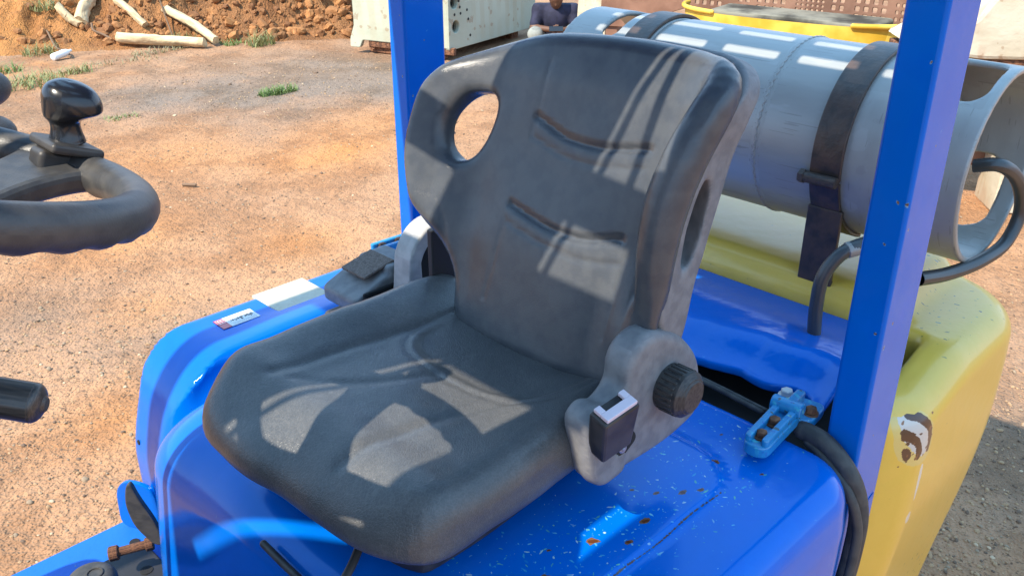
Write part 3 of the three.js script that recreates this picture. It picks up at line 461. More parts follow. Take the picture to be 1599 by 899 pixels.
{ const far = truck.children.filter((o) => o.name === 'rear_post')[0], near = truck.children.filter((o) => o.name === 'rear_post')[1];
  part('sticker_scrap', boxUV(extr(roundPoly([[-0.022, -0.012], [0.004, -0.026], [0.020, -0.004], [0.012, 0.022], [-0.012, 0.026]], 0.006), 0.0008, 0).rotateY(-Math.PI / 2).translate(1.2125, 1.665, -1.572)), std({ color: rgb(0.28, 0.42, 0.55), roughness: 0.6 }), far, 'torn remnant of a pale sticker');
  part('paint_streak', boxUV(extr(roundPoly([[-0.040, -0.016], [0.036, 0.012], [0.040, 0.020], [-0.034, -0.004]], 0.004), 0.0008, 0).translate(1.275, 0.845, -0.4385)), std({ color: rgb(0.02, 0.12, 0.45), roughness: 0.4 }), near, 'slanting blue paint streak'); }
// mast ahead of the truck
part('mast', merge([box(-0.98, -0.86, 0.1, 2.0, -1.35, -1.27, 0.01), box(-0.98, -0.86, 0.1, 2.0, -0.75, -0.67, 0.01), box(-0.95, -0.9, 1.9, 2.0, -1.27, -0.75, 0.01), box(-0.95, -0.9, 0.4, 0.5, -1.27, -0.75, 0.01)]), M.darkMetal, truck);
part('dashboard', boxUV(nets((x, y, z) => { const top = 1.12 + 0.32 * sstep(-1.28, -1.12, z); return rext(rbox2(x + 0.17, z + 1.02, 0.13, 0.58, 0.05), Math.abs(y - (top + 0.6) / 2) - (top - 0.6) / 2, 0.03); }, [-0.34, 0.55, -1.64], [0, 1.50, -0.40], 0.02)), M.blackPlastic, truck);
// --- hinges of the hood: cast arm, two lugs, four bolt heads
function hinge(at, turn, mirror) {
  const Q = new THREE.Matrix4().makeRotationY(turn).setPosition(...at), S = mirror ? -1 : 1;
  const place = (g) => boxUV(g.applyMatrix4(Q));
  const flat = (pts, y0, t, bev = 0.003, holes = []) => { const g = extr(pts.map(([a, b]) => [a, b * S]), t, bev, holes.map((h) => h.map(([a, b]) => [a, b * S]))); g.rotateX(Math.PI / 2); g.translate(0, y0 + t, 0); return g; };
  const arm = roundPoly([[-0.095, -0.021], [0.045, -0.022], [0.045, 0.022], [-0.095, 0.021]], 0.020, 5);
  const h = part('hinge', place(merge([flat(arm, 0.0, 0.020), flat(roundPoly([[-0.088, 0.008], [0.045, 0.008], [0.045, 0.021], [-0.088, 0.019]], 0.006), 0.018, 0.014), flat(roundPoly([[-0.088, -0.019], [0.045, -0.021], [0.045, -0.008], [-0.088, -0.008]], 0.006), 0.018, 0.014), flat(roundPoly([[0.03, -0.035], [0.10, -0.045], [0.105, 0.040], [0.035, 0.04]], 0.02), -0.006, 0.016)])), M.hinge, truck, 'chipped light blue cast hood hinge');
  part('link', place(merge([cyl([0.028, 0.03, -0.026], [0.028, 0.03, 0.026], 0.013, 0.013, 20), flat(roundPoly([[0.02, -0.008], [0.085, -0.008], [0.085, 0.008], [0.02, 0.008]], 0.006), 0.016, 0.018)])), M.hinge, h);
  const rusty = M.rust; for (const [a, b, z, m, rr] of [[-0.066, 0, 0.018, rusty, 0.0095], [-0.020, 0, 0.018, rusty, 0.0105], [0.062, 0.028 * S, 0.008, rusty, 0.010], [0.085, -0.025 * S, 0.010, M.zinc, 0.011]]) part('bolt', place(merge([cyl([a, z, b], [a, z + 0.005, b], rr * 1.25, rr * 1.25, 20), cyl([a, z + 0.004, b], [a, z + 0.014, b], rr, rr * 0.94, 6, 0.0015)])), m, h);
}
hinge([1.165, 1.008, -0.556], 0.10, false); hinge([1.19, 1.020, -1.535], -0.05, true);
// --- floor, step tab, pedal, linkage
part('floor_plate', merge([box(-0.6, 0.50, 0.565, 0.60, -1.615, -0.42, 0.004), box(-0.6, 0.46, 0.40, 0.57, -1.612, -1.58, 0.004)]), M.dullBlue, truck);
// ---------------------------------------------------------------- seat: cushion, backrest, back shell, recliner cover, knob, buckle
const seat = (() => {
  const CZ = -0.88;
  // cushion
  const plan = loop2([[0.452, -0.88], [0.456, -0.80], [0.468, -0.71], [0.51, -0.645], [0.60, -0.632], [0.75, -0.638], [0.92, -0.66], [0.96, -0.70], [0.96, -1.06], [0.93, -1.115], [0.75, -1.128], [0.60, -1.136], [0.520, -1.129], [0.458, -1.088], [0.442, -1.00], [0.442, -0.94]], 72), dPlan = bake(poly2(plan), 0.42, 1.02, -1.18, -0.58);
  const panelP = poly2(loop2([[0.728, -0.87], [0.738, -0.77], [0.775, -0.715], [0.90, -0.70], [0.97, -0.72], [0.97, -0.97], [0.90, -0.985], [0.79, -0.985], [0.745, -0.955]], 48)), CB = [0.42, 1.02, -1.18, -0.58];
  const panel = bake(panelP, ...CB);
  const ridgeA = seg2(curve2([[0.545, -1.03], [0.64, -1.02], [0.78, -1.0], [0.90, -0.99]])), ridgeB = seg2(curve2([[0.50, -0.80], [0.60, -0.79], [0.72, -0.75], [0.88, -0.69]])), ridgeC = seg2(curve2([[0.56, -1.00], [0.60, -0.95], [0.66, -0.90], [0.72, -0.87]]));
  const ridges = bake((x, z) => 0.0035 * Math.exp(-((ridgeA(x, z) / 0.010) ** 2)) + 0.003 * Math.exp(-((ridgeB(x, z) / 0.010) ** 2)) + 0.002 * Math.exp(-((ridgeC(x, z) / 0.010) ** 2)) - 0.004 * (fbm(x * 14, z * 14, 3, 2) - 0.5), ...CB);
  function cushionD(x, y, z) {
    const u = z - CZ; let t = 1.170 + 0.012 * sstep(0.10, 0.22, Math.abs(u)) * sstep(0.46, 0.75, x) + 0.012 * sstep(-0.1, -0.22, u) - 0.022 * sstep(0.56, 0.46, x) + 0.012 * sstep(0.6, 0.5, x) * sstep(0.46, 0.54, x);
    const p = panel(x, z); t -= 0.006 * sstep(0.012, -0.012, p); t += 0.0022 * Math.exp(-((p / 0.011) ** 2)); t -= 0.0022 * Math.exp(-(((p - 0.012) / 0.006) ** 2));
    t -= ridges(x, z);
    const lo = 1.080 - 0.016 * sstep(0.62, 0.48, x); const yc = (t + lo) / 2, hy = (t - lo) / 2;
    let d = dPlan(x, z) - 0.004 * sstep(1.15, 1.09, y) + 0.012 * sstep(1.10, 1.075, y);
    d = rext(d, Math.abs(y - yc) - hy, 0.042);
    return d - 0.0015 * (noise3(x * 22, y * 22, z * 22, 4) - 0.5);
  }
  const s = part('seat', boxUV(nets((x, y, z) => rext(dPlan(x, z) + 0.065, Math.abs(y - 1.045) - 0.035, 0.015), [0.44, 0.99, -1.15], [0.98, 1.09, -0.61], 0.011)), M.blackPlastic, truck, 'worn black vinyl operator seat with handle holes');
  part('cushion', boxUV(nets(cushionD, [0.43, 1.04, -1.16], [1.0, 1.225, -0.60], 0.0055, 0.003)), M.vinyl, s);
  // backrest in its own axes: u across, v up the back, w to the front
  const lean = 17 * Math.PI / 180, roll = 0.028, Bp = V3(0.90, 1.17, -0.845);
  const wA = V3(-Math.cos(lean), Math.sin(lean), 0), v0 = V3(Math.sin(lean), Math.cos(lean), 0), u0 = V3(0, 0, 1);
  const uA = u0.clone().multiplyScalar(Math.cos(roll)).add(v0.clone().multiplyScalar(Math.sin(roll))), vA = v0.clone().multiplyScalar(Math.cos(roll)).add(u0.clone().multiplyScalar(-Math.sin(roll)));
  const half = [[0, -0.035], [0.10, -0.033], [0.180, -0.022], [0.216, 0.010], [0.230, 0.06], [0.236, 0.11], [0.238, 0.165], [0.242, 0.22], [0.247, 0.27], [0.254, 0.33], [0.268, 0.375], [0.268, 0.41], [0.245, 0.439], [0.205, 0.454], [0.12, 0.462], [0.05, 0.463]];
  const halfL = [[0.10, -0.034], [0.142, -0.024], [0.160, 0.0], [0.170, 0.050], [0.202, 0.097], [0.236, 0.126], [0.262, 0.155], [0.283, 0.204], [0.290, 0.25], [0.288, 0.29], [0.279, 0.338], [0.254, 0.375], [0.205, 0.409], [0.145, 0.437], [0.08, 0.455]];
  const outline = loop2([...half, ...halfL.slice().reverse().map(([a, b]) => [-a, b])], 110), UB = [-0.42, 0.42, -0.12, 0.56], dOut = bake(poly2(outline), ...UB);
  const holeP = loop2([[0.180, 0.349], [0.158, 0.348], [0.147, 0.331], [0.157, 0.277], [0.179, 0.244], [0.203, 0.236], [0.223, 0.253], [0.229, 0.290], [0.217, 0.324], [0.200, 0.343]], 48), dHole = bake(poly2(holeP), 0, 0.42, -0.12, 0.56), hole = (u, v) => (u < 0 ? dHole(0.002 - u, v) : 0.2);
   
  const arc1 = seg2(curve2([[-0.055, 0.330], [0.012, 0.309], [0.074, 0.306], [0.155, 0.318]])), arc2 = seg2(curve2([[-0.068, 0.194], [0.012, 0.177], [0.077, 0.175], [0.142, 0.190]]));
  const vl = seg2([...curve2([[-0.085, 0.04], [-0.072, 0.17]])]), vr = seg2(curve2([[0.152, 0.05], [0.158, 0.17]])), vr2 = seg2(curve2([[0.180, 0.05], [0.186, 0.12], [0.205, 0.175], [0.216, 0.21]])), vl2 = seg2(curve2([[-0.180, 0.06], [-0.19, 0.12], [-0.21, 0.17]]));
  const hr = seg2(curve2([[-0.07, 0.166], [0.02, 0.150], [0.09, 0.147], [0.155, 0.158]])), hr2 = seg2(curve2([[-0.055, 0.300], [0.012, 0.282], [0.074, 0.280], [0.15, 0.290]])), vl3 = seg2(curve2([[-0.058, 0.30], [-0.050, 0.41]])), vr3 = seg2(curve2([[0.19, 0.33], [0.212, 0.38], [0.222, 0.41], [0.205, 0.36]]));
  const mid = (u, v) => { const a = Math.abs(u); return (u > 0 ? 0.078 * sstep(0.17, 0.33, a) : 0.066 * sstep(0.13, 0.33, a)) * sstep(0.04, 0.17, v) * (1 - 0.35 * sstep(0.36, 0.46, v)) + 0.02 * sstep(0.12, 0.22, a) * (1 - sstep(0.04, 0.2, v)) - 0.012 * sstep(0.38, 0.47, v); };
  function local(f) { return (x, y, z) => { const dx = x - Bp.x, dy = y - Bp.y, dz = z - Bp.z; return f(dx * uA.x + dy * uA.y + dz * uA.z, dx * vA.x + dy * vA.y + dz * vA.z, dx * wA.x + dy * wA.y + dz * wA.z); }; }
  const valley = (u, v) => { const a = Math.abs(u); const c = lerp(0.196, 0.262, sstep(0.24, 0.44, v) * 0.6 + 0.4 * sstep(0.33, 0.44, v)); return a - c; };
  const ROLL = new THREE.CatmullRomCurve3([[0.222, 0.430, 0.010], [0.246, 0.412, 0.036], [0.250, 0.384, 0.058], [0.240, 0.331, 0.073], [0.229, 0.275, 0.077], [0.225, 0.237, 0.076], [0.224, 0.191, 0.070], [0.222, 0.147, 0.058], [0.212, 0.105, 0.040], [0.195, 0.065, 0.025]].map((p) => V3(...p))).getPoints(22).map((p, i) => [p.x, p.y, p.z, 0.016 + 0.013 * Math.sin(Math.pow(i / 22, 0.8) * Math.PI)]);
  const feat = bake((u, v) => 0.0045 * Math.exp(-((arc1(u, v) / 0.0052) ** 2)) + 0.0055 * Math.exp(-((arc2(u, v) / 0.0056) ** 2)) + 0.0011 * Math.exp(-((Math.min(vl(u, v), vr(u, v), vr2(u, v), vl2(u, v), hr(u, v), hr2(u, v), vl3(u, v), vr3(u, v)) / 0.0045) ** 2)) - 0.003 * (noise3(u * 16, v * 16, 2, 8) - 0.5), ...UB);
  const split = (u, v) => -0.02 + 0.040 * sstep(0.15, 0.235, u) * sstep(0.02, 0.12, v) * (1 - 0.6 * sstep(0.34, 0.42, v)) + 0.02 * sstep(0.18, 0.27, -u);
  function backD(u, v, w) {
    const q = w - mid(u, v), o = dOut(u, v), hd = hole(u, v);
    let f = 0.036 + 0.012 * sstep(0.3, 0.12, v) * sstep(0.2, 0.05, Math.abs(u));      // front face, lumbar swell
    const va = valley(u, v); f += (u > 0 ? 0.004 : -0.006 * sstep(0.1, 0.2, v)) * sstep(0.0, 0.035, va) * sstep(0.06, 0.16, v) - 0.008 * Math.exp(-((va / 0.012) ** 2)) * sstep(0.06, 0.14, v) * (u > 0 ? 1 : 0.12);
    f -= feat(u, v);
    const s = split(u, v); let d = rext(o, Math.abs(q - (f + s) / 2) - (f - s) / 2, Math.min(0.026, (f - s) * 0.48));
    if (u > 0.1 && v > 0.02) { let t = 1e9; for (let i = 0; i + 1 < ROLL.length; i++) t = Math.min(t, cap3(u, v, w, ROLL[i], ROLL[i + 1], ROLL[i][3], ROLL[i + 1][3])); d = smin(d, t, 0.014); }
    return smax(d, -(hd + 0.001), 0.020);
  }
  const shellOut = bake(poly2(loop2([...half, ...halfL.slice().reverse().map(([a, b]) => [-a, b])].map(([a, b]) => [a * 1.012, b * 1.008 + 0.001]), 110)), ...UB);
  function shellD(u, v, w) {
    const q = w - mid(u, v) * 0.9, o = shellOut(u, v); const top = split(u, v) - 0.001 + 0.012 * sstep(0.2, 0.24, u) * sstep(0.05, 0.14, v) * (1 - sstep(0.31, 0.37, v)), bot = -0.040 - 0.032 * sstep(0.05, 0.13, -o) - 0.012 * sstep(0.1, 0.2, u) + 0.030 * sstep(-0.10, -0.17, u);
    let d = rext(o, Math.abs(q - (top + bot) / 2) - (top - bot) / 2, 0.011);
    const su = (u - 0.25) / 0.05, sv = (v - 0.235 - 0.5 * (q + 0.005)) / 0.062, sq = (q + 0.006) / 0.017; d = smax(d, -(Math.hypot(su, sv, sq) - 1) * 0.016, 0.006);      // grip slot in the flank
    return smax(d, -(hole(u, v) - 0.002), 0.012);
  }
  const L = local(backD), Ls = local(shellD);
  const back = part('backrest', boxUV(nets(L, [0.78, 1.12, -1.25], [1.12, 1.66, -0.52], 0.0058, 0.003)), M.vinylBack, s);
  part('back_shell', boxUV(nets(Ls, [0.80, 1.12, -1.25], [1.16, 1.66, -0.52], 0.0058, 0.003)), M.greyPlastic, s, 'grey plastic back shell');
  // bracket between cushion and backrest
  part('recline_bracket', box(0.90, 0.965, 1.10, 1.275, -0.668, -0.655, 0.003), M.darkMetal, s);
  part('recline_bracket', box(0.90, 0.965, 1.10, 1.275, -1.105, -1.092, 0.003), M.darkMetal, s);
  // recliner cover, near side
  const cover = loop2([[0.738, 1.196], [0.760, 1.212], [0.788, 1.204], [0.812, 1.220], [0.816, 1.248], [0.830, 1.270], [0.862, 1.281], [0.908, 1.268], [0.950, 1.238], [0.985, 1.195], [0.998, 1.143], [0.992, 1.100], [0.950, 1.086], [0.903, 1.082], [0.83, 1.085], [0.768, 1.090], [0.755, 1.108], [0.745, 1.150]], 90), dC = bake(poly2(cover), 0.68, 1.04, 1.03, 1.33), dC2 = bake(poly2(roundPoly([[0.735, 1.203], [0.775, 1.203], [0.815, 1.14], [0.815, 1.092], [0.765, 1.088], [0.748, 1.11]], 0.015)), 0.68, 1.04, 1.03, 1.33);
  const coverGeo = nets((x, y, z) => { let d = rext(dC(x, y), Math.abs(z + 0.626) - 0.024, 0.016); d = smin(d, rext(dC2(x, y), Math.abs(z + 0.610) - 0.016, 0.010), 0.010); d = smax(d, -(Math.hypot((x - 0.803) * 0.75, y - 1.138) - 0.0105 + (z < -0.600 ? 0.02 : 0)), 0.003); return d; }, [0.70, 1.05, -0.67], [1.02, 1.31, -0.57], 0.0045, 0.002);
  const cov = part('recliner_cover', boxUV(coverGeo), M.greyPlastic, s, 'grey plastic recliner cover on the near side');
  part('screw_slot', boxUV(extr(roundPoly([[-0.020, -0.011], [0.020, -0.011], [0.020, 0.011], [-0.020, 0.011]], 0.0105, 5), 0.004, 0.001).rotateZ(0.5).translate(0.812, 1.137, -0.599)), M.hole, s);
  part('cover_screw', merge([cyl([0.804, 1.1345, -0.600], [0.804, 1.1345, -0.5935], 0.0082, 0.0075, 18, 0.0015), cyl([0.804, 1.1345, -0.5936], [0.804, 1.1345, -0.592], 0.0038, 0.0034, 6, 0.0004)]), M.steel, s);
  // ribbed recline knob
  const K = [0.906, 1.185], kn = []; for (let i = 0; i < 26; i++) { const a = (i / 26) * 6.2832; const g = new RoundedBoxGeometry(0.0042, 0.003, 0.026, 1, 0.0012); g.translate(0, 0.0335, 0); g.rotateZ(a); g.translate(K[0], K[1], -0.585); kn.push(boxUV(g)); }
  kn.push(cyl([K[0], K[1], -0.606], [K[0], K[1], -0.566], 0.0335, 0.0335, 40, 0.002), cyl([K[0], K[1], -0.570], [K[0], K[1], -0.560], 0.0335, 0.029, 40, 0.003), cyl([K[0], K[1], -0.563], [K[0], K[1], -0.5575], 0.026, 0.024, 36, 0.002));
  part('recline_knob', merge(kn), M.blackPlastic, s);
  // belt buckle with white release
  const bk = roundPoly([[-0.026, 0], [0.026, 0], [0.031, 0.078], [-0.031, 0.078]], 0.006), G = extr(bk, 0.030, 0.004), ax = V3(0.94, 0.16, 0.10).normalize(), ay = V3(-0.42, 0.86, 0.18).normalize();
  const az = ax.clone().cross(ay).normalize(), ay2 = az.clone().cross(ax).normalize(); const at = V3(0.770, 1.160, -0.606);
  const bG = (g) => boxUV(frame(g, at, ax, ay2, az));
  part('belt_buckle', bG(G), M.blackPlastic, s, 'black seat belt buckle');
  part('release_button', bG(merge([extr(roundPoly([[-0.026, 0.0785], [0.026, 0.0785], [0.026, 0.085], [-0.026, 0.085]], 0.002), 0.013, 0.001).translate(0, 0, 0.015), extr(roundPoly([[-0.026, 0.0785], [-0.016, 0.0785], [-0.016, 0.085], [-0.026, 0.085]], 0.002), 0.012, 0.001).translate(0, 0, 0.003), extr(roundPoly([[0.016, 0.0785], [0.026, 0.0785], [0.026, 0.085], [0.016, 0.085]], 0.002), 0.012, 0.001).translate(0, 0, 0.003)].map((g) => boxUV(g)))), std({ color: rgb(0.66, 0.56, 0.60), roughness: 0.4 }), s, 'pale pinkish white release button');
  return s;
})();
// ---------------------------------------------------------------- steering wheel, levers, floor fittings (parts of the forklift)
{
  const c = V3(0.121, 1.635, -0.845), R = 0.2045, tilt = 0.36, r = 0.0185;
  const e1 = V3(Math.cos(tilt), -Math.sin(tilt), 0), e2 = V3(0, 0, 1), n = e1.clone().cross(e2).negate().normalize(); if (n.y < 0) n.negate();
  const P = (a, q = R, h = 0) => c.clone().addScaledVector(e1, q * Math.cos(a)).addScaledVector(e2, q * Math.sin(a)).addScaledVector(n, h);
  const w = part('steering_wheel', (() => { const N = 200, rs = 20, pos = [], nor = [], uv = [], idx = [];
    for (let i = 0; i <= N; i++) { const a = (i / N) * 2 * Math.PI, rad = e1.clone().multiplyScalar(Math.cos(a)).addScaledVector(e2, Math.sin(a));
      for (let j = 0; j <= rs; j++) { const b = (j / rs) * 2 * Math.PI, out = rad.clone().multiplyScalar(Math.cos(b)).addScaledVector(n, Math.sin(b)); const low = sstep(-0.3, -0.8, Math.sin(b)); const q = r * (1 + 0.07 * low * Math.sin(a * 34)); const p = P(a).addScaledVector(out, q); pos.push(p.x, p.y, p.z); nor.push(out.x, out.y, out.z); uv.push(a * R, b * r); } }
    for (let i = 0; i < N; i++) for (let j = 0; j < rs; j++) { const k = i * (rs + 1) + j; idx.push(k, k + 1, k + rs + 1, k + 1, k + rs + 2, k + rs + 1); }
    const g = new THREE.BufferGeometry(); g.setAttribute('position', new THREE.Float32BufferAttribute(pos, 3)); g.setAttribute('normal', new THREE.Float32BufferAttribute(nor, 3)); g.setAttribute('uv', new THREE.Float32BufferAttribute(uv, 2)); g.setIndex(idx); return g; })(), M.wheel, truck, 'black rubber steering wheel rim with finger grips underneath');
  // spokes: broad flat arms that widen into the rim
  for (const a of [-0.42, 1.68, 3.78]) {
    const h = c.clone().addScaledVector(n, -0.072), e = P(a, R - 0.004, -0.002), d = e.clone().sub(h), L = d.length(); d.normalize(); const s = d.clone().cross(n).normalize().negate(), k = d.clone().cross(s).normalize();
    const prof = loop2([[0.02, -0.040], [0.09, -0.036], [L - 0.06, -0.034], [L - 0.02, -0.046], [L + 0.002, -0.066], [L + 0.002, 0.050], [L - 0.02, 0.040], [L - 0.06, 0.034], [0.09, 0.036], [0.02, 0.040]], 80);
    part('spoke', boxUV(frame(extr(prof, 0.024, 0.008, [], 3).translate(0, 0, -0.012), h, d, s, k)), M.wheel, w);
  }
  part('hub', cyl(c.clone().addScaledVector(n, -0.11).toArray(), c.clone().addScaledVector(n, -0.045).toArray(), 0.058, 0.050, 36, 0.008), M.wheel, w);
  part('steering_column', cyl(V3(-0.15, 0.75, -0.80).toArray(), c.clone().addScaledVector(n, -0.10).toArray(), 0.03, 0.028, 24), M.darkMetal, truck);
  // spinner knob on its clamp
  const ka = -0.37, kp = P(ka, R - 0.01, 0.012);
  const kn = V3(0.0, 1, 0).addScaledVector(V3(0.7, 0, 0.7), 0.10).normalize();
  part('knob_clamp', merge([boxUV(frame(new RoundedBoxGeometry(0.050, 0.010, 0.062, 2, 0.004), kp.clone().addScaledVector(n, 0.008), e1, n, e2)), boxUV(frame(new RoundedBoxGeometry(0.058, 0.030, 0.030, 2, 0.006), kp.clone().addScaledVector(n, -0.012), e1, n, e2))]), M.blackPlastic, w);
  const prof = [[0, 0], [0.0155, 0], [0.0165, 0.003], [0.0145, 0.010], [0.0135, 0.017], [0.0150, 0.022], [0.0195, 0.027], [0.0225, 0.034], [0.0235, 0.042], [0.0225, 0.050], [0.0185, 0.057], [0.012, 0.061], [0.005, 0.0625], [0, 0.0625]];
  const kg = new THREE.LatheGeometry(new THREE.SplineCurve(prof.map((p) => new THREE.Vector2(...p))).getPoints(60).map((p) => new THREE.Vector2(Math.max(0, p.x), p.y)), 48);
  { const p = kg.attributes.position; for (let i = 0; i < p.count; i++) { const h = sstep(0.020, 0.042, p.getY(i)); p.setX(i, p.getX(i) * (1 + 0.16 * h) + 0.009 * h); p.setY(i, p.getY(i) - 0.22 * h * p.getX(i) * (p.getX(i) > 0 ? 1 : 0.4)); } kg.computeVertexNormals(); }
  const q = V3(0.72, -0.12, 0.68).normalize(), kz = q.clone().cross(kn).normalize(), kx = kn.clone().cross(kz).normalize();
  part('spinner_knob', frame(kg, kp.clone().addScaledVector(n, 0.012), kx, kn, kz), M.gloss, w, 'glossy black spinner knob');
  // two levers beyond the wheel with round dark caps, and the nearer grip below the wheel
  for (const [x, y, z, rr] of [[0.335, 1.585, -1.255, 0.030], [0.315, 1.545, -1.19, 0.027]]) { const l = part('lever', tube([[-0.05, 1.0, z - 0.05], [0.08, 1.3, z - 0.02], [x - 0.10, y - 0.03, z - 0.01], [x - 0.03, y, z]], 0.008, 24, 10), M.darkMetal, truck); part('lever_knob', (() => { const g = new THREE.SphereGeometry(rr, 32, 20); g.scale(1.25, 0.85, 1.1); g.translate(x - 0.015, y, z); return g; })(), M.wheel, l); }
  const a = V3(0.004, 1.475, -0.915), b = V3(0.177, 1.420, -0.756), dir = b.clone().sub(a).normalize();
  const hl = part('lever', cyl([-0.10, 0.9, -0.9], a.toArray(), 0.009, 0.009, 14), M.darkMetal, truck);
  part('lever_grip', merge([cyl(a.toArray(), b.toArray(), 0.0165, 0.0178, 28, 0.004), (() => { const g = new THREE.SphereGeometry(0.0176, 28, 18); g.scale(1, 0.55, 1); g.applyQuaternion(new THREE.Quaternion().setFromUnitVectors(V3(0, 1, 0), dir)); const e = b.clone().addScaledVector(dir, -0.004); g.translate(e.x, e.y, e.z); return g; })(), cyl(b.clone().addScaledVector(dir, 0.002).toArray(), b.clone().addScaledVector(dir, 0.0068).toArray(), 0.0095, 0.0075, 20, 0.0015), ...[0.05, 0.1, 0.15].map((t) => cyl(a.clone().addScaledVector(dir, t).toArray(), a.clone().addScaledVector(dir, t + 0.012).toArray(), 0.0192, 0.0192, 28, 0.003))]), M.grip, hl, 'worn brown black lever grip');
}
{ // bright tab, bent rubber strip, pin, dark plate and pedal by the hood's foot
  part('step_tab', boxUV(extr(roundPoly([[-0.05, 0], [0.05, 0], [0.05, 0.10], [0.03, 0.118], [-0.02, 0.120], [-0.045, 0.09]], 0.025, 5), 0.010, 0.002).rotateY(-Math.PI / 2 + 0.5).translate(0.498, 0.60, -1.565)), M.blue, truck, 'sunlit blue upright tab at the step');
  part('rubber_flap', boxUV(extr(roundPoly([[0.0, -0.075], [0.020, -0.072], [0.010, -0.02], [-0.012, 0.035], [-0.020, 0.068], [-0.030, 0.06], [-0.038, 0.02], [-0.030, -0.03]], 0.02, 5), 0.012, 0.003).rotateY(Math.PI / 4 + Math.PI * 1.5).translate(0.455, 0.775, -1.385)), M.rubber, truck, 'bent grey black rubber flap');
  const pl = part('latch_plate', box(0.34, 0.47, 0.60, 0.622, -1.50, -1.30, 0.004), M.darkMetal, truck, 'dark scuffed plate by the floor');
  part('plate_hole', cyl([0.436, 0.6205, -1.417], [0.436, 0.6235, -1.417], 0.012, 0.012, 20, 0.0005), M.hole, pl); part('plate_hole', cyl([0.462, 0.599, -1.535], [0.462, 0.6025, -1.535], 0.010, 0.010, 20, 0.0005), M.hole, pl);
  part('pin', merge([cyl([0.395, 0.68, -1.435], [0.455, 0.685, -1.405], 0.0085, 0.0085, 16), cyl([0.385, 0.679, -1.440], [0.400, 0.68, -1.432], 0.014, 0.014, 16), cyl([0.442, 0.684, -1.411], [0.455, 0.685, -1.405], 0.013, 0.013, 16)]), M.rust, pl, 'rusty latch pin');
  const ped = part('pedal', boxUV(nets((x, y, z) => { const a = (x - 0.322) * 0.707 - (z + 1.365) * -0.707, b = (x - 0.322) * 0.707 + (z + 1.365) * -0.707; return rext(rbox2(a, b, 0.043, 0.052, 0.042), Math.abs(y - 0.69) - 0.026, 0.022); }, [0.22, 0.64, -1.47], [0.42, 0.74, -1.26], 0.005)), M.rubber, truck, 'black rubber pedal pad');
  part('pedal_badge', (() => { const g = new THREE.TorusGeometry(0.013, 0.0018, 8, 28); g.rotateX(Math.PI / 2); g.translate(0.335, 0.7168, -1.365); return g; })(), M.rubber, ped);
  part('seat_lever', tube([[0.446, 0.983, -0.935], [0.445, 0.981, -0.87], [0.446, 0.979, -0.79]], 0.0055, 16, 10), M.blackPlastic, truck);
  part('seat_lever', tube([[0.52, 1.03, -0.80], [0.48, 1.02, -0.775], [0.445, 1.005, -0.765], [0.42, 0.99, -0.77]], 0.006, 16, 10), M.blackPlastic, truck);
}
{ // far-side belt: retractor with its latch plate, webbing; curved guard beside the seat
  const X = V3(1, 0, 0), Y = V3(0, 1, 0), Z = V3(0, 0, 1);
  const rt = part('belt_retractor', boxUV(nets((x, y, z) => { const cx = x - 0.925, cy = y - 1.098, cz = z + 1.315; let d = rbox3(cx, cy, cz, 0.075, 0.032, 0.055, 0.012); d = smax(d, (cx * -0.35 + cy * 0.9) - 0.026, 0.008); return smin(d, rbox3(cx - 0.045, cy - 0.012, cz, 0.035, 0.030, 0.05, 0.008), 0.008); }, [0.83, 1.06, -1.39], [1.02, 1.18, -1.24], 0.005, 0.002)), M.greyPlastic, seat, 'grey seat belt retractor');
  part('webbing', boxUV(frame(new RoundedBoxGeometry(0.075, 0.006, 0.075, 2, 0.003), V3(0.925, 1.134, -1.318), V3(1, 0.22, 0).normalize(), V3(-0.22, 1, 0).normalize(), Z)), std({ map: rep(grainCol([0.10, 0.075, 0.06], [0.20, 0.15, 0.125], 30, 121), 0.06), roughness: 0.9 }), rt, 'dusty brown belt webbing');
  part('retractor_mouth', box(0.868, 1.005, 1.075, 1.110, -1.262, -1.254, 0.003), M.hole, rt);
  const arcp = []; for (let i = 0; i <= 20; i++) { const a = lerp(0.15, 2.75, i / 20); arcp.push([0.995 + 0.075 * Math.cos(a), 1.145 + 0.095 * Math.sin(a)]); } const inner = arcp.map(([a, b]) => [0.995 + (a - 0.995) * 0.62, 1.145 + (b - 1.145) * 0.66]).reverse();
  part('hip_guard', boxUV(extr([...arcp, [0.915, 1.08], [0.955, 1.08], ...inner], 0.05, 0.005, [], 3).translate(0, 0, -1.235)), M.paleGrey, seat, 'pale grey curved guard beside the backrest');
  part('guard_recess', boxUV(extr(inner.slice().reverse().concat([[0.955, 1.09], [1.05, 1.09]]), 0.02, 0.003).translate(0, 0, -1.225)), M.hole, seat);
  part('base_frame', box(0.84, 1.08, 0.985, 1.05, -1.36, -1.14, 0.01), M.blackPlastic, seat);
}
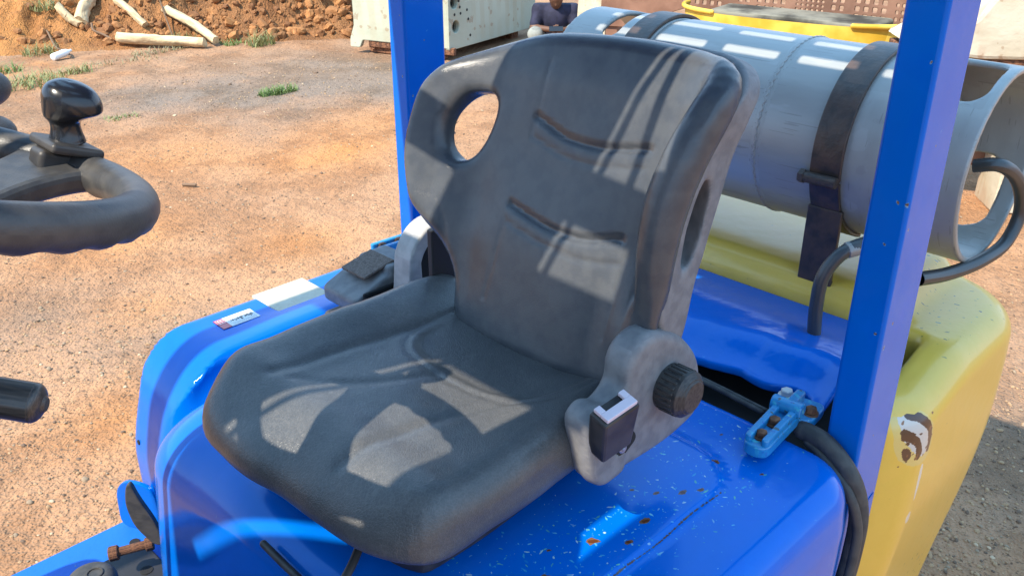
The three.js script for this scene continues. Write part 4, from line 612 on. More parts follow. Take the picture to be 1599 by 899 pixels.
// ---------------------------------------------------------------- gas cylinder and what holds it
const TX = 1.76, TY = 1.325, TR = 0.183;
{
  const t = thing('gas_cylinder', 'grey blue gas cylinder lying strapped across the yellow counterweight', 'gas cylinder', [TX, TY - TR, -1.0]);
  const shell = (f, lo, hi, h) => boxUV(nets(f, lo, hi, h, h * 0.5));
  const rot = (g) => g; // axis along z
  // body with domed ends, seam in the middle
  const prof = [[0, -1.325], [0.06, -1.322], [0.12, -1.305], [0.16, -1.275], [TR - 0.004, -1.235], [TR, -1.20], [TR, -0.905], [TR + 0.0012, -0.898], [TR + 0.0012, -0.886], [TR, -0.879], [TR, -0.72], [TR - 0.004, -0.685], [0.165, -0.65], [0.13, -0.615], [0.07, -0.595], [0, -0.590]];
  const bg = new THREE.LatheGeometry(prof.map((p) => new THREE.Vector2(...p)), 120); { const uv = bg.attributes.uv; for (let i = 0; i < uv.count; i++) uv.setXY(i, uv.getX(i) * 2 * Math.PI * TR, uv.getY(i) * 1.1); } bg.rotateX(Math.PI / 2); bg.translate(TX, TY, 0);
  const body = part('body', bg, M.tank, t);
  const bead = []; for (let i = 0; i <= 220; i++) { const a = (i / 220) * 6.2832; bead.push([TX + (TR + 0.0012) * Math.cos(a), TY + (TR + 0.0012) * Math.sin(a), -0.892 + 0.0016 * Math.sin(i * 2.1)]); } part('weld_seam', tube(bead, 0.0022, 440, 6), M.tank, body);
  // open collar at the near end, foot ring at the far end
  const ring = (z0, z1, cuts) => (x, y, z) => { const q = Math.hypot(x - TX, y - TY), a = Math.atan2(y - TY, x - TX); let d = rext(Math.abs(q - TR + 0.006) - 0.006, Math.abs(z - (z0 + z1) / 2) - (z1 - z0) / 2, 0.004); for (const [ac, aw, zc, zw, rr] of cuts) { let da = a - ac; da = Math.atan2(Math.sin(da), Math.cos(da)) * TR; d = smax(d, -rbox2(da, z - zc, aw, zw, rr), 0.006); } return d; };
  part('collar', shell(ring(-0.72, -0.490, [[1.90, 0.070, -0.560, 0.050, 0.035], [-0.62, 0.085, -0.575, 0.050, 0.045]]), [TX - 0.2, TY - 0.2, -0.74], [TX + 0.2, TY + 0.2, -0.47], 0.0055), M.tank, t, 'open valve collar with hand holes');
  part('foot_ring', shell(ring(-1.47, -1.22, [[1.75, 0.085, -1.345, 0.022, 0.02], [-1.5, 0.08, -1.35, 0.03, 0.02]]), [TX - 0.2, TY - 0.2, -1.49], [TX + 0.2, TY + 0.2, -1.20], 0.007), M.tank, t);
  for (const [x, y, z] of [[TX + 0.06, TY + 0.0, -0.612], [TX + 0.03, TY - 0.05, -0.600]]) part('gauge_stud', cyl([x, y, z - 0.01], [x, y, z + 0.03], 0.009, 0.008, 12), M.zinc, t);
}
{ // straps, saddles: parts of the truck
  for (const z of [-0.735, -1.255]) {
    const R1 = TR + 0.001, R2 = TR + 0.009, pts = [], q = []; for (let i = 0; i <= 90; i++) { const a = lerp(Math.PI * 1.06, -Math.PI * 0.30, i / 90); pts.push([Math.cos(a) * R2, Math.sin(a) * R2]); q.push([Math.cos(a) * R1, Math.sin(a) * R1]); }
    const g = extr([...pts, ...q.reverse()], 0.062, 0.002); g.translate(TX, TY, z - 0.031);
    const s = part('tank_strap', boxUV(g), M.strap, truck, z > -1 ? 'rusty black steel strap over the near half of the cylinder' : 'rusty black steel strap over the far end of the cylinder');
    // toggle: rolled eye, lower half with its ear, foot plate
    part('strap_eye', merge([cyl([TX - TR - 0.014, TY - 0.035, z - 0.036], [TX - TR - 0.014, TY - 0.035, z + 0.030], 0.011, 0.011, 16), cyl([TX - TR - 0.014, TY - 0.035, z - 0.046], [TX - TR - 0.014, TY - 0.035, z - 0.034], 0.014, 0.014, 6)]), M.strap, s);
    const low = [], lo2 = []; for (let i = 0; i <= 40; i++) { const a = lerp(Math.PI * 1.07, Math.PI * 1.42, i / 40); low.push([Math.cos(a) * R2, Math.sin(a) * R2]); lo2.push([Math.cos(a) * R1, Math.sin(a) * R1]); }
    part('lower_strap', boxUV(extr([...low, ...lo2.reverse()], 0.062, 0.002).translate(TX, TY, z - 0.031)), M.strap, s);
    part('foot_plate', merge([box(TX - 0.165, TX - 0.155, 1.07, 1.225, z - 0.036, z + 0.036, 0.003), box(TX - 0.165, TX - 0.06, 1.066, 1.076, z - 0.036, z + 0.036, 0.003)]), M.strap, s);
  }
  // hoses: deck to cylinder, and the loop out of the collar
  const ribs = (pts, r, n) => { const c = new THREE.CatmullRomCurve3(pts.map((p) => V3(...p)), false, 'centripetal'), N = Math.round(c.getLength() / 0.0022), fr = c.computeFrenetFrames(N, false), rs = 14, pos = [], uv = [], idx = []; const L = c.getLength();
    for (let i = 0; i <= N; i++) { const p = c.getPointAt(i / N), q = r * (1 + 0.05 * (i % 2)); for (let j = 0; j <= rs; j++) { const a = (j / rs) * 6.2832, o = p.clone().addScaledVector(fr.normals[i], Math.cos(a) * q).addScaledVector(fr.binormals[i], Math.sin(a) * q); pos.push(o.x, o.y, o.z); uv.push(i / N * L, a * r); } }
    for (let i = 0; i < N; i++) for (let j = 0; j < rs; j++) { const k = i * (rs + 1) + j; idx.push(k, k + 1, k + rs + 1, k + 1, k + rs + 2, k + rs + 1); }
    const g = new THREE.BufferGeometry(); g.setAttribute('position', new THREE.Float32BufferAttribute(pos, 3)); g.setAttribute('uv', new THREE.Float32BufferAttribute(uv, 2)); g.setIndex(idx); g.computeVertexNormals(); return g; };
  const hm = phy({ color: rgb(0.035, 0.040, 0.042), roughness: 0.38, clearcoat: 0.3, clearcoatRoughness: 0.3 });
  const h1 = part('gas_hose', ribs([[1.462, 0.96, -0.655], [1.462, 1.02, -0.655], [1.462, 1.09, -0.660], [1.468, 1.150, -0.658], [1.492, 1.192, -0.640], [1.530, 1.210, -0.612], [1.570, 1.212, -0.59]], 0.0125), hm, truck, 'ribbed black hose rising from the rear deck');
  part('hose_end', cyl([1.497, 1.196, -0.637], [1.56, 1.213, -0.592], 0.0150, 0.0150, 20), std({ color: rgb(0.30, 0.29, 0.27), roughness: 0.55, metalness: 0.4 }), h1, 'dull grey hose end');
  part('gas_hose', ribs([[TX - 0.02, TY - 0.0, -0.53], [1.745, 1.335, -0.490], [1.825, 1.285, -0.470], [1.865, 1.215, -0.465], [1.835, 1.165, -0.468], [1.735, 1.150, -0.478], [1.640, 1.148, -0.500], [1.55, 1.16, -0.52]], 0.0125), hm, truck, 'ribbed black hose looping out of the cylinder collar');
}
// ---------------------------------------------------------------- things standing in the yard
const GH = (x, z) => groundH(x, z);
// --- pale green steel block with round holes, left of the backrest
{
  const A = V3(5.86, 0, -6.72), ex = V3(0.975, 0, -0.22).normalize(), ez = V3(-0.30, 0, -0.955).normalize();   // corner, along the right face, along the left face
  const t = thing('steel_block', 'big pale green steel block drilled with round holes, standing behind the backrest', 'steel block', [A.x, 0, A.z]);
  const W = 1.62, L = 1.13, H = 1.55, y0 = 0.10;
  const toW = new THREE.Matrix4().makeBasis(ex, V3(0, 1, 0), ex.clone().cross(V3(0, 1, 0))).setPosition(A.x, 0, A.z);
  const big = [[0.10, 0.545, 0.062], [0.80, 0.58, 0.062], [0.12, 0.315, 0.058], [1.2, 0.9, 0.06]];
  const circ = (x, y, r, n = 22) => Array.from({ length: n }, (_, i) => [x + r * Math.cos(i / n * 6.283), y + r * Math.sin(i / n * 6.283)]);
  const right = extr(roundPoly([[0.0, y0], [W, y0], [W, H], [0.0, H]], 0.03), 0.05, 0.008, big.map(([x, y, r]) => circ(x, y, r)), 2); right.translate(0, 0, -0.05); right.applyMatrix4(toW);
  part('drilled_side', boxUV(right), M.paleGreen, t, 'side plate with round drilled holes');
  for (const [x, y, r] of big) part('bore', cyl(V3(x, y, -0.06).applyMatrix4(toW).toArray(), V3(x, y, -0.11).applyMatrix4(toW).toArray(), r * 1.1, r * 1.1, 20), M.hole, t);
  for (const [x, y] of [[0.175, 0.55], [0.19, 0.49], [0.10, 0.43], [0.20, 0.43], [0.31, 0.45], [0.33, 0.36], [0.36, 0.20]]) part('bolt_hole', cyl(V3(x, y, -0.01).applyMatrix4(toW).toArray(), V3(x, y, 0.003).applyMatrix4(toW).toArray(), 0.014, 0.014, 10, 0.001), M.hole, t);
  // sunlit end: slightly dished sheet that flares to a foot, box body behind
  const toE = new THREE.Matrix4().makeBasis(ez, V3(0, 1, 0), ez.clone().cross(V3(0, 1, 0))).setPosition(A.x, 0, A.z);
  const endS = extr(roundPoly([[0.012, y0 + 0.02], [L - 0.10, y0 + 0.02], [L - 0.06, y0 - 0.06], [L + 0.06, y0 - 0.06], [L + 0.055, y0 + 0.03], [L, y0 + 0.16], [L, H], [0.012, H]], 0.02), 0.05, 0.008); endS.applyMatrix4(toE);
  part('end_plate', boxUV(endS), M.paleGreen, t, 'sunlit pale end plate with a flared foot');
  const bodyG = extr([[0.03, 0.03], [W - 0.03, 0.03], [W - 0.03 - 0.3 * L, L - 0.05], [0.03 - 0.1, L - 0.05]], H - y0 - 0.03, 0.01); bodyG.rotateX(-Math.PI / 2); bodyG.translate(0, y0 + 0.02, -0.03); bodyG.applyMatrix4(toW); part('block_body', boxUV(bodyG), M.paleGreen, t);
  part('hook', tube([V3(L - 0.17, y0 + 0.02, 0.02), V3(L - 0.17, y0 - 0.05, 0.03), V3(L - 0.22, y0 - 0.06, 0.03), V3(L - 0.22, y0 - 0.01, 0.02)].map((p) => p.applyMatrix4(toE).toArray()), 0.008, 20, 8), M.rust, t);
  part('bottom_rail', boxUV(frame(new RoundedBoxGeometry(L - 0.12, 0.07, 0.05, 1, 0.01), A.clone().addScaledVector(ez, L / 2 - 0.06).add(V3(0.05, y0 - 0.01, 0.03)), ez, V3(0, 1, 0), ez.clone().cross(V3(0, 1, 0)))), M.rust, t);
  for (const q of [0.1, 1.4]) part('skid', boxUV(frame(new RoundedBoxGeometry(0.14, 0.11, 0.9, 1, 0.01), A.clone().addScaledVector(ex, q).addScaledVector(ez, 0.55).setY(0.05), ex, V3(0, 1, 0), ex.clone().cross(V3(0, 1, 0)))), M.rust, t);
}
// --- brown steel frame with rows of square cut-outs
{
  const a = V3(6.55, 0, -5.15), b = V3(6.95, 0, -2.75), ux = b.clone().sub(a).normalize(), nz = ux.clone().cross(V3(0, 1, 0)).normalize(), len = 3.2;
  const t = thing('perforated_plate', 'rusty brown steel plate with groups of small square holes above the yellow tub', 'steel plate', [a.x, 0, a.z]);
  const M4 = new THREE.Matrix4().makeBasis(ux, V3(0, 1, 0), nz).setPosition(a.x, 0, a.z).multiply(new THREE.Matrix4().makeRotationX(-0.08));
  const out = [[-0.25, 0.42], [0.10, 0.44], [0.34, 0.50], [0.44, 0.60], [0.60, 0.655], [1.5, 0.640], [2.02, 0.635], [2.2, 0.59], [2.34, 0.46], [2.42, 0.34], [3.0, 0.30], [3.0, 1.6], [-0.25, 1.6]];
  const holes = [], sq = (x, y, w, h) => holes.push(roundPoly([[x, y], [x + w, y], [x + w, y + h], [x, y + h]], 0.006, 1));
  for (const [x0, n] of [[0.66, 4], [1.20, 4], [1.98, 4]]) for (let i = 0; i < n; i++) for (let j = 0; j < 4; j++) sq(x0 + i * 0.066, 0.690 + j * 0.058, 0.036, 0.036);
  for (const x0 of [1.04, 1.80]) for (let i = 0; i < 2; i++) for (let j = 0; j < 4; j++) sq(x0 + i * 0.062, 0.682 + j * 0.058, 0.034, 0.036);
  for (let i = 0; i < 6; i++) for (let j = 0; j < 5; j++) sq(1.52 + i * 0.040, 0.682 + j * 0.034, 0.022, 0.018);
  for (let i = 0; i < 3; i++) for (let j = 0; j < 5; j++) sq(2.28 + i * 0.042, 0.60 + j * 0.05, 0.022, 0.028);
  sq(0.54, 0.70, 0.05, 0.14);
  const g = extr(roundPoly(out, 0.05, 3), 0.02, 0.003, holes, 1); g.applyMatrix4(M4); part('plate', boxUV(g), M.rustPlate, t);
  const f = (g2) => boxUV(g2.applyMatrix4(M4));
  part('post', f(box(-0.20, -0.08, 0.0, 1.6, -0.12, -0.01, 0.01)), M.rustPlate, t); part('post', f(box(2.75, 2.95, 0.0, 1.6, -0.16, -0.01, 0.01)), M.rustPlate, t);
  part('side_sheet', f(box(-0.52, -0.21, 0.28, 1.5, -0.06, -0.02, 0.01)), M.cream, t, 'pale sheet at the left edge');
}
// --- yellow tub below it: open oval wall with a rolled rim
{
  const c = V3(6.42, 0, -3.42), t = thing('yellow_tub', 'open yellow steel tub under the perforated brown plate', 'tub', [c.x, 0, c.z]);
  const ux = V3(0.165, 0, 0.986), uz = V3(-0.986, 0, 0.165), a0 = 0.86, b0 = 0.42, top = 0.765;
  const ringAt = (f, off, y) => { const p = []; for (let i = 0; i <= 72; i++) { const a = (i / 72) * 6.2832, k = Math.sign(Math.cos(a)) * Math.pow(Math.abs(Math.cos(a)), 0.7), m = Math.sign(Math.sin(a)) * Math.pow(Math.abs(Math.sin(a)), 0.8); p.push(c.clone().addScaledVector(ux, k * (a0 * f + off)).addScaledVector(uz, m * (b0 * f + off)).setY(y(a))); } return p; };
  const notch = (a) => top - 0.12 * sstep(0.1, -0.2, Math.sin(a));
  const loft = (rings) => { const pos = [], idx = [], n = rings[0].length; rings.forEach((r) => r.forEach((p) => pos.push(p.x, p.y, p.z))); for (let j = 0; j + 1 < rings.length; j++) for (let i = 0; i + 1 < n; i++) { const k = j * n + i; idx.push(k, k + 1, k + n, k + 1, k + n + 1, k + n); } const g = new THREE.BufferGeometry(); g.setAttribute('position', new THREE.Float32BufferAttribute(pos, 3)); g.setIndex(idx); g.computeVertexNormals(); return boxUV(g); };
  part('tub_wall', loft([ringAt(0.86, 0, () => 0.05), ringAt(0.95, 0, () => 0.35), ringAt(1, 0, notch), ringAt(1, -0.012, notch), ringAt(0.93, -0.012, () => 0.35), ringAt(0.84, 0, () => 0.08)]), M.tubYellow, t);
  part('tub_floor', loft([ringAt(0.84, 0, () => 0.10), ringAt(0.02, 0, () => 0.10)]), M.tubYellow, t);
  for (const [s, e] of [[0.02, 1.05], [2.05, 3.12]]) { const p = []; for (let i = 0; i <= 30; i++) { const a = lerp(s, e, i / 30), k = Math.sign(Math.cos(a)) * Math.pow(Math.abs(Math.cos(a)), 0.7), m = Math.sign(Math.sin(a)) * Math.pow(Math.abs(Math.sin(a)), 0.8); p.push(c.clone().addScaledVector(ux, k * (a0 + 0.008)).addScaledVector(uz, m * (b0 + 0.008)).setY(top + 0.008).toArray()); } part('rolled_rim', tube(p, 0.018, 60, 10), M.tubYellow, t); }
  const core = thing('concrete_block', 'dark stained concrete block standing inside the yellow tub', 'concrete block', [c.x + 0.15, 0.1, c.z - 0.05]);
  part('block', boxUV(frame(new RoundedBoxGeometry(1.30, 0.64, 0.40, 2, 0.03), c.clone().add(V3(0.08, 0.43, -0.02)), ux, V3(0, 1, 0), ux.clone().cross(V3(0, 1, 0)))), std({ map: rep(grainCol([0.03, 0.028, 0.022], [0.20, 0.19, 0.15], 5, 131), 0.9), roughness: 0.9 }), core);
}
// dark machine body behind the tub and plate
{
  const t = thing('old_machine', 'dark rusty machine body half hidden behind the perforated plate', 'machine', [7.8, 0, -2.9]);
  part('casing', box(7.35, 7.9, 0.12, 0.60, -3.05, -2.3, 0.04), M.darkMetal, t);
  part('frame_rail', box(7.2, 7.34, 0.0, 0.30, -3.2, -2.2, 0.02), M.rustPlate, t);
}
// --- weathered pale casting on legs at the right edge
{
  const t = thing('machine_casting', 'weathered cream and rust steel casting on legs at the right edge', 'steel casting', [5.4, 0, -1.4]);
  const up = extr(roundPoly([[-0.62, 0.93], [-0.30, 0.90], [1.1, 0.90], [1.1, 1.9], [-0.02, 1.9], [-0.10, 1.45], [-0.30, 1.20], [-0.36, 1.10]], 0.02, 2), 0.62, 0.02); 
  const ux = V3(0.62, 0, 0.78).normalize(), fz = V3(0.78, 0, -0.62).normalize(), Mx = new THREE.Matrix4().makeBasis(ux, V3(0, 1, 0), ux.clone().cross(V3(0, 1, 0))).setPosition(5.22, 0, -1.42);
  up.translate(0, 0, -0.5); up.applyMatrix4(Mx); part('upper_casting', boxUV(up), M.cream, t);
  const lg = (x0, x1, z0, z1) => boxUV(box(x0, x1, 0, 0.93, z0, z1, 0.015).applyMatrix4(Mx));
  part('leg', lg(-0.50, -0.28, -0.45, -0.2), M.cream, t); part('leg', lg(0.02, 0.40, -0.4, -0.1), M.cream, t); part('cross_web', boxUV(box(-0.28, 0.02, 0.2, 0.90, -0.42, -0.36, 0.01).applyMatrix4(Mx)), M.rustPlate, t);
  part('underplate', boxUV(box(-0.60, 1.08, 0.870, 0.898, -0.48, 0.10, 0.008).applyMatrix4(Mx)), M.rust, t);
  const u = thing('grey_cabinet', 'blue grey steel cabinet behind the pale casting', 'cabinet', [7.0, 0, -2.35]); part('cabinet_body', box(6.9, 7.6, 0.86, 1.7, -2.75, -2.15, 0.03), M.tank, u); part('plinth', box(7.0, 7.5, 0, 0.859, -2.65, -2.25, 0.02), M.darkMetal, u); for (const z of [-2.6, -2.42]) part('cabinet_door', box(6.885, 6.899, 0.92, 1.65, z, z + 0.16, 0.004), M.tank, u);
}
// --- timber offcuts on the bank
{
  const r = RNG(811);
  const logs = [
    [[3.88, -9.67], [4.46, -8.94], 0.062, 0.05, 0.02, 'long peeled log lying level at the foot of the bank'],
    [[4.42, -9.66], [4.62, -8.98], 0.058, 0.06, 0.02, 'pale straight log slanting down the bank, farthest right of the timber'],
    [[4.07, -10.06], [4.21, -9.68], 0.048, 0.05, 0.02, 'short weathered log high on the bank between the others'],
    [[3.71, -10.15], [4.02, -10.39], 0.075, 0.05, 0.28, 'thick split log leaning upright against the bank'],
    [[3.58, -10.34], [3.69, -10.14], 0.052, 0.05, 0.02, 'short stubby log with a dark end, leftmost of the timber'],
  ];
  logs.forEach(([a, b, rad, lift, tipUp, label], i) => {
    const A = V3(a[0], Math.max(GH(...a), bankH(...a)) + lift + tipUp, a[1]), B = V3(b[0], Math.max(GH(...b), bankH(...b)) + lift, b[1]); if (tipUp > 0.1) { const y = A.y - tipUp; A.y = y; B.y = y + 0.27; }
    const L = A.distanceTo(B), N = 40, rs = 18, pos = [], idx = [], uv = [];
    for (let k = 0; k <= N; k++) for (let j = 0; j <= rs; j++) { const th = (j / rs) * 6.2832, s = k / N; let q = rad * (0.72 + 0.38 * noise3(Math.cos(th) * 1.6 + i * 7, Math.sin(th) * 1.6, s * 3.5, 5) + 0.22 * noise3(Math.cos(th) * 4 + i * 3, Math.sin(th) * 4, s * 12, 6)) * (1 - 0.15 * s); q = Math.min(q, rad * 0.95 / Math.max(0.35, Math.cos(th - 0.6 - i)) * 0.9); pos.push(Math.cos(th) * q + 0.02 * Math.sin(s * 3 + i), s * L + 0.02 * (noise3(th, i, 3, 4) - 0.5) * (s > 0.5 ? 1 : -1), Math.sin(th) * q * 0.85 + 0.012 * Math.cos(s * 4 + i)); uv.push(s * L, th * rad); }
    for (let k = 0; k < N; k++) for (let j = 0; j < rs; j++) { const v = k * (rs + 1) + j; idx.push(v, v + rs + 1, v + 1, v + 1, v + rs + 1, v + rs + 2); }
    const g = new THREE.BufferGeometry(); g.setAttribute('position', new THREE.Float32BufferAttribute(pos, 3)); g.setAttribute('uv', new THREE.Float32BufferAttribute(uv, 2)); g.setIndex(idx); g.computeVertexNormals();
    const list = [g]; for (const s of [0, 1]) { const v0 = s * N * (rs + 1), cp = [], ci = [], cu = []; for (let j = 0; j <= rs; j++) { cp.push(pos[(v0 + j) * 3], pos[(v0 + j) * 3 + 1], pos[(v0 + j) * 3 + 2]); cu.push(pos[(v0 + j) * 3], pos[(v0 + j) * 3 + 2]); } cp.push(0.02 * Math.sin(s * 3 + i), s * L, 0); cu.push(0, 0); for (let j = 0; j < rs; j++) ci.push(s ? rs + 1 : j, s ? j + 1 : rs + 1, s ? j : j + 1); const e = new THREE.BufferGeometry(); e.setAttribute('position', new THREE.Float32BufferAttribute(cp, 3)); e.setAttribute('uv', new THREE.Float32BufferAttribute(cu, 2)); e.setIndex(ci); e.computeVertexNormals(); list.push(e); }
    const m = solo('log', merge(list), M.wood, label, 'log'); m.position.copy(A); m.quaternion.setFromUnitVectors(V3(0, 1, 0), B.clone().sub(A).normalize());
  });
  const tw = (name, pts, rad, label) => solo(name, tube(pts.map(([x, y, z]) => [x, Math.max(GH(x, z), bankH(x, z)) + y, z]), rad, 30, 8), std({ color: rgb(0.16, 0.10, 0.06), roughness: 0.9 }), label, 'stick');
  tw('stick', [[3.38, 0.06, -10.22], [3.32, 0.05, -9.85], [3.35, 0.04, -9.70], [3.28, 0.02, -9.42]], 0.010, 'crooked dark twig lying above the white bottle');
  tw('stick', [[4.35, 0.02, -9.40], [4.38, 0.20, -9.62], [4.42, 0.45, -9.90]], 0.009, 'thin pale rod rising across the crossed logs');
  tw('stick', [[3.84, 0.03, -9.74], [3.80, 0.06, -9.86], [3.75, 0.08, -9.95], [3.78, 0.05, -10.05]], 0.011, 'curled pale root left of the long peeled log');
  tw('stick', [[2.30, 0.012, -5.16], [2.34, 0.016, -5.08]], 0.009, 'small brown stick on the orange soil beyond the steering wheel');
  const bt = thing('bottle', 'crushed white plastic bottle on the soil at the foot of the bank', 'bottle', [3.2, GH(3.2, -9.45), -9.45]);
  const by = Math.max(GH(3.2, -9.45), bankH(3.2, -9.45)) + 0.035, bgp = new THREE.LatheGeometry([[0, 0], [0.033, 0.003], [0.036, 0.02], [0.034, 0.09], [0.036, 0.14], [0.028, 0.175], [0.013, 0.20], [0.013, 0.225], [0, 0.226]].map((q) => new THREE.Vector2(...q)), 20); bgp.rotateZ(-Math.PI / 2 + 0.15); bgp.rotateY(0.3); bgp.translate(3.12, by, -9.45); part('bottle_body', bgp, M.white, bt);
}
// --- tufts of grass and weeds
{
  const blade = (r, h, lean, list) => { const w = 0.004 + 0.004 * r(), a = r() * 6.283, n = 4, pos = [], idx = [], nx = Math.cos(a), nz = Math.sin(a), px = -nz, pz = nx; const ox = (r() - 0.5) * list.w, oz = (r() - 0.5) * list.d; for (let i = 0; i <= n; i++) { const t = i / n, q = w * (1 - t * 0.95), b = lean * t * t; pos.push(ox + nx * b * h + px * q, h * t * (1 - 0.25 * lean * t), oz + nz * b * h + pz * q, ox + nx * b * h - px * q, h * t * (1 - 0.25 * lean * t), oz + nz * b * h - pz * q); } for (let i = 0; i < n; i++) { const k = i * 2; idx.push(k, k + 1, k + 2, k + 1, k + 3, k + 2); } const g = new THREE.BufferGeometry(); g.setAttribute('position', new THREE.Float32BufferAttribute(pos, 3)); g.setAttribute('uv', new THREE.Float32BufferAttribute(pos.length / 3 * 2, 2)); g.setAttribute('uv', new THREE.Float32BufferAttribute(new Float32Array(pos.length / 3 * 2), 2)); g.setIndex(idx); g.computeVertexNormals(); list.push(g); };
  const leaf = [[0.15, 0.23, 0.05], [0.24, 0.26, 0.09], [0.30, 0.26, 0.13]].map((c) => phy({ color: rgb(...c), roughness: 0.7, transmission: 0.3, thickness: 0, side: THREE.DoubleSide }));
  const spots = [[3.97, -6.78, 0.34, 0.14, 0.075, 260, 0, 'bright green weed tuft alone on the gravel behind the wheel'], [2.70, -6.93, 0.26, 0.12, 0.04, 70, 1, 'small faint grass tuft right of the spinner knob'], [2.52, -8.60, 0.75, 0.5, 0.10, 420, 1, 'wide patch of pale grass at the left edge above the knob'], [2.62, -9.25, 0.3, 0.2, 0.10, 90, 0, 'leafy weed at the left edge above the pale grass'], [3.15, -9.92, 0.30, 0.22, 0.12, 110, 1, 'pale green weed on the bank left of the white bottle'], [3.06, -8.75, 0.28, 0.16, 0.09, 110, 1, 'thin grass tuft right of the pale grass patch'], [4.98, -8.72, 0.28, 0.2, 0.17, 120, 1, 'grass clump at the foot of the bank right of the logs'], [4.78, -8.95, 0.22, 0.18, 0.07, 70, 0, 'low weed tuft beside the end of the slanting log'], [4.40, -9.30, 0.25, 0.16, 0.15, 90, 1, 'grass growing between the crossed logs'], [3.52, -10.47, 0.3, 0.25, 0.16, 90, 1, 'grass tuft high on the bank above the leftmost log'], [4.05, -9.15, 0.6, 0.18, 0.06, 130, 2, 'sparse dry grass in front of the long peeled log'], [3.55, -8.9, 0.7, 0.25, 0.06, 90, 2, 'sparse dry grass right of the white bottle']];
  spots.forEach(([x, z, w, d, h, n, k, label], i) => { const r = RNG(900 + i), list = []; list.w = w; list.d = d; for (let j = 0; j < n; j++) blade(r, h * (0.5 + 0.8 * r()), 0.4 + 0.9 * r(), list); const g = mergeGeometries(list); const m = solo('grass_tuft', g, leaf[k], label, 'grass tuft'); m.position.set(x, Math.max(GH(x, z), bankH(x, z)) - 0.005, z); if (k === 2) m.userData.kind = 'stuff'; });
}
// --- rubble at the top centre, with a leaning white pole
{
  const r = RNG(77), list = []; for (let i = 0; i < 160; i++) { const g = new THREE.DodecahedronGeometry(0.03 + 0.06 * r() * r(), 0), s = r(); g.scale(1, 0.6 + 0.5 * s, 0.8 + 0.4 * r()); g.rotateX(r() * 3); g.rotateY(r() * 3); const a = r() * 6.283, q = Math.sqrt(r()); g.translate(7.95 + Math.cos(a) * q * 0.75, Math.max(0, 0.34 * (1 - q)) + 0.03 * r(), -6.55 + Math.sin(a) * q * 0.6); list.push(g); }
  const m = solo('rubble_heap', boxUV(merge(list)), std({ map: rep(soilMap, 0.5), color: rgb(0.42, 0.34, 0.26), roughness: 0.95 }), 'heap of brown rubble behind the crouching person', 'rubble'); m.userData.kind = 'stuff';
  solo('pole', cyl([7.62, 0.02, -5.86], [7.05, 1.1, -6.35], 0.022, 0.022, 14), M.white, 'white pole leaning beside the rubble heap', 'pole');
}
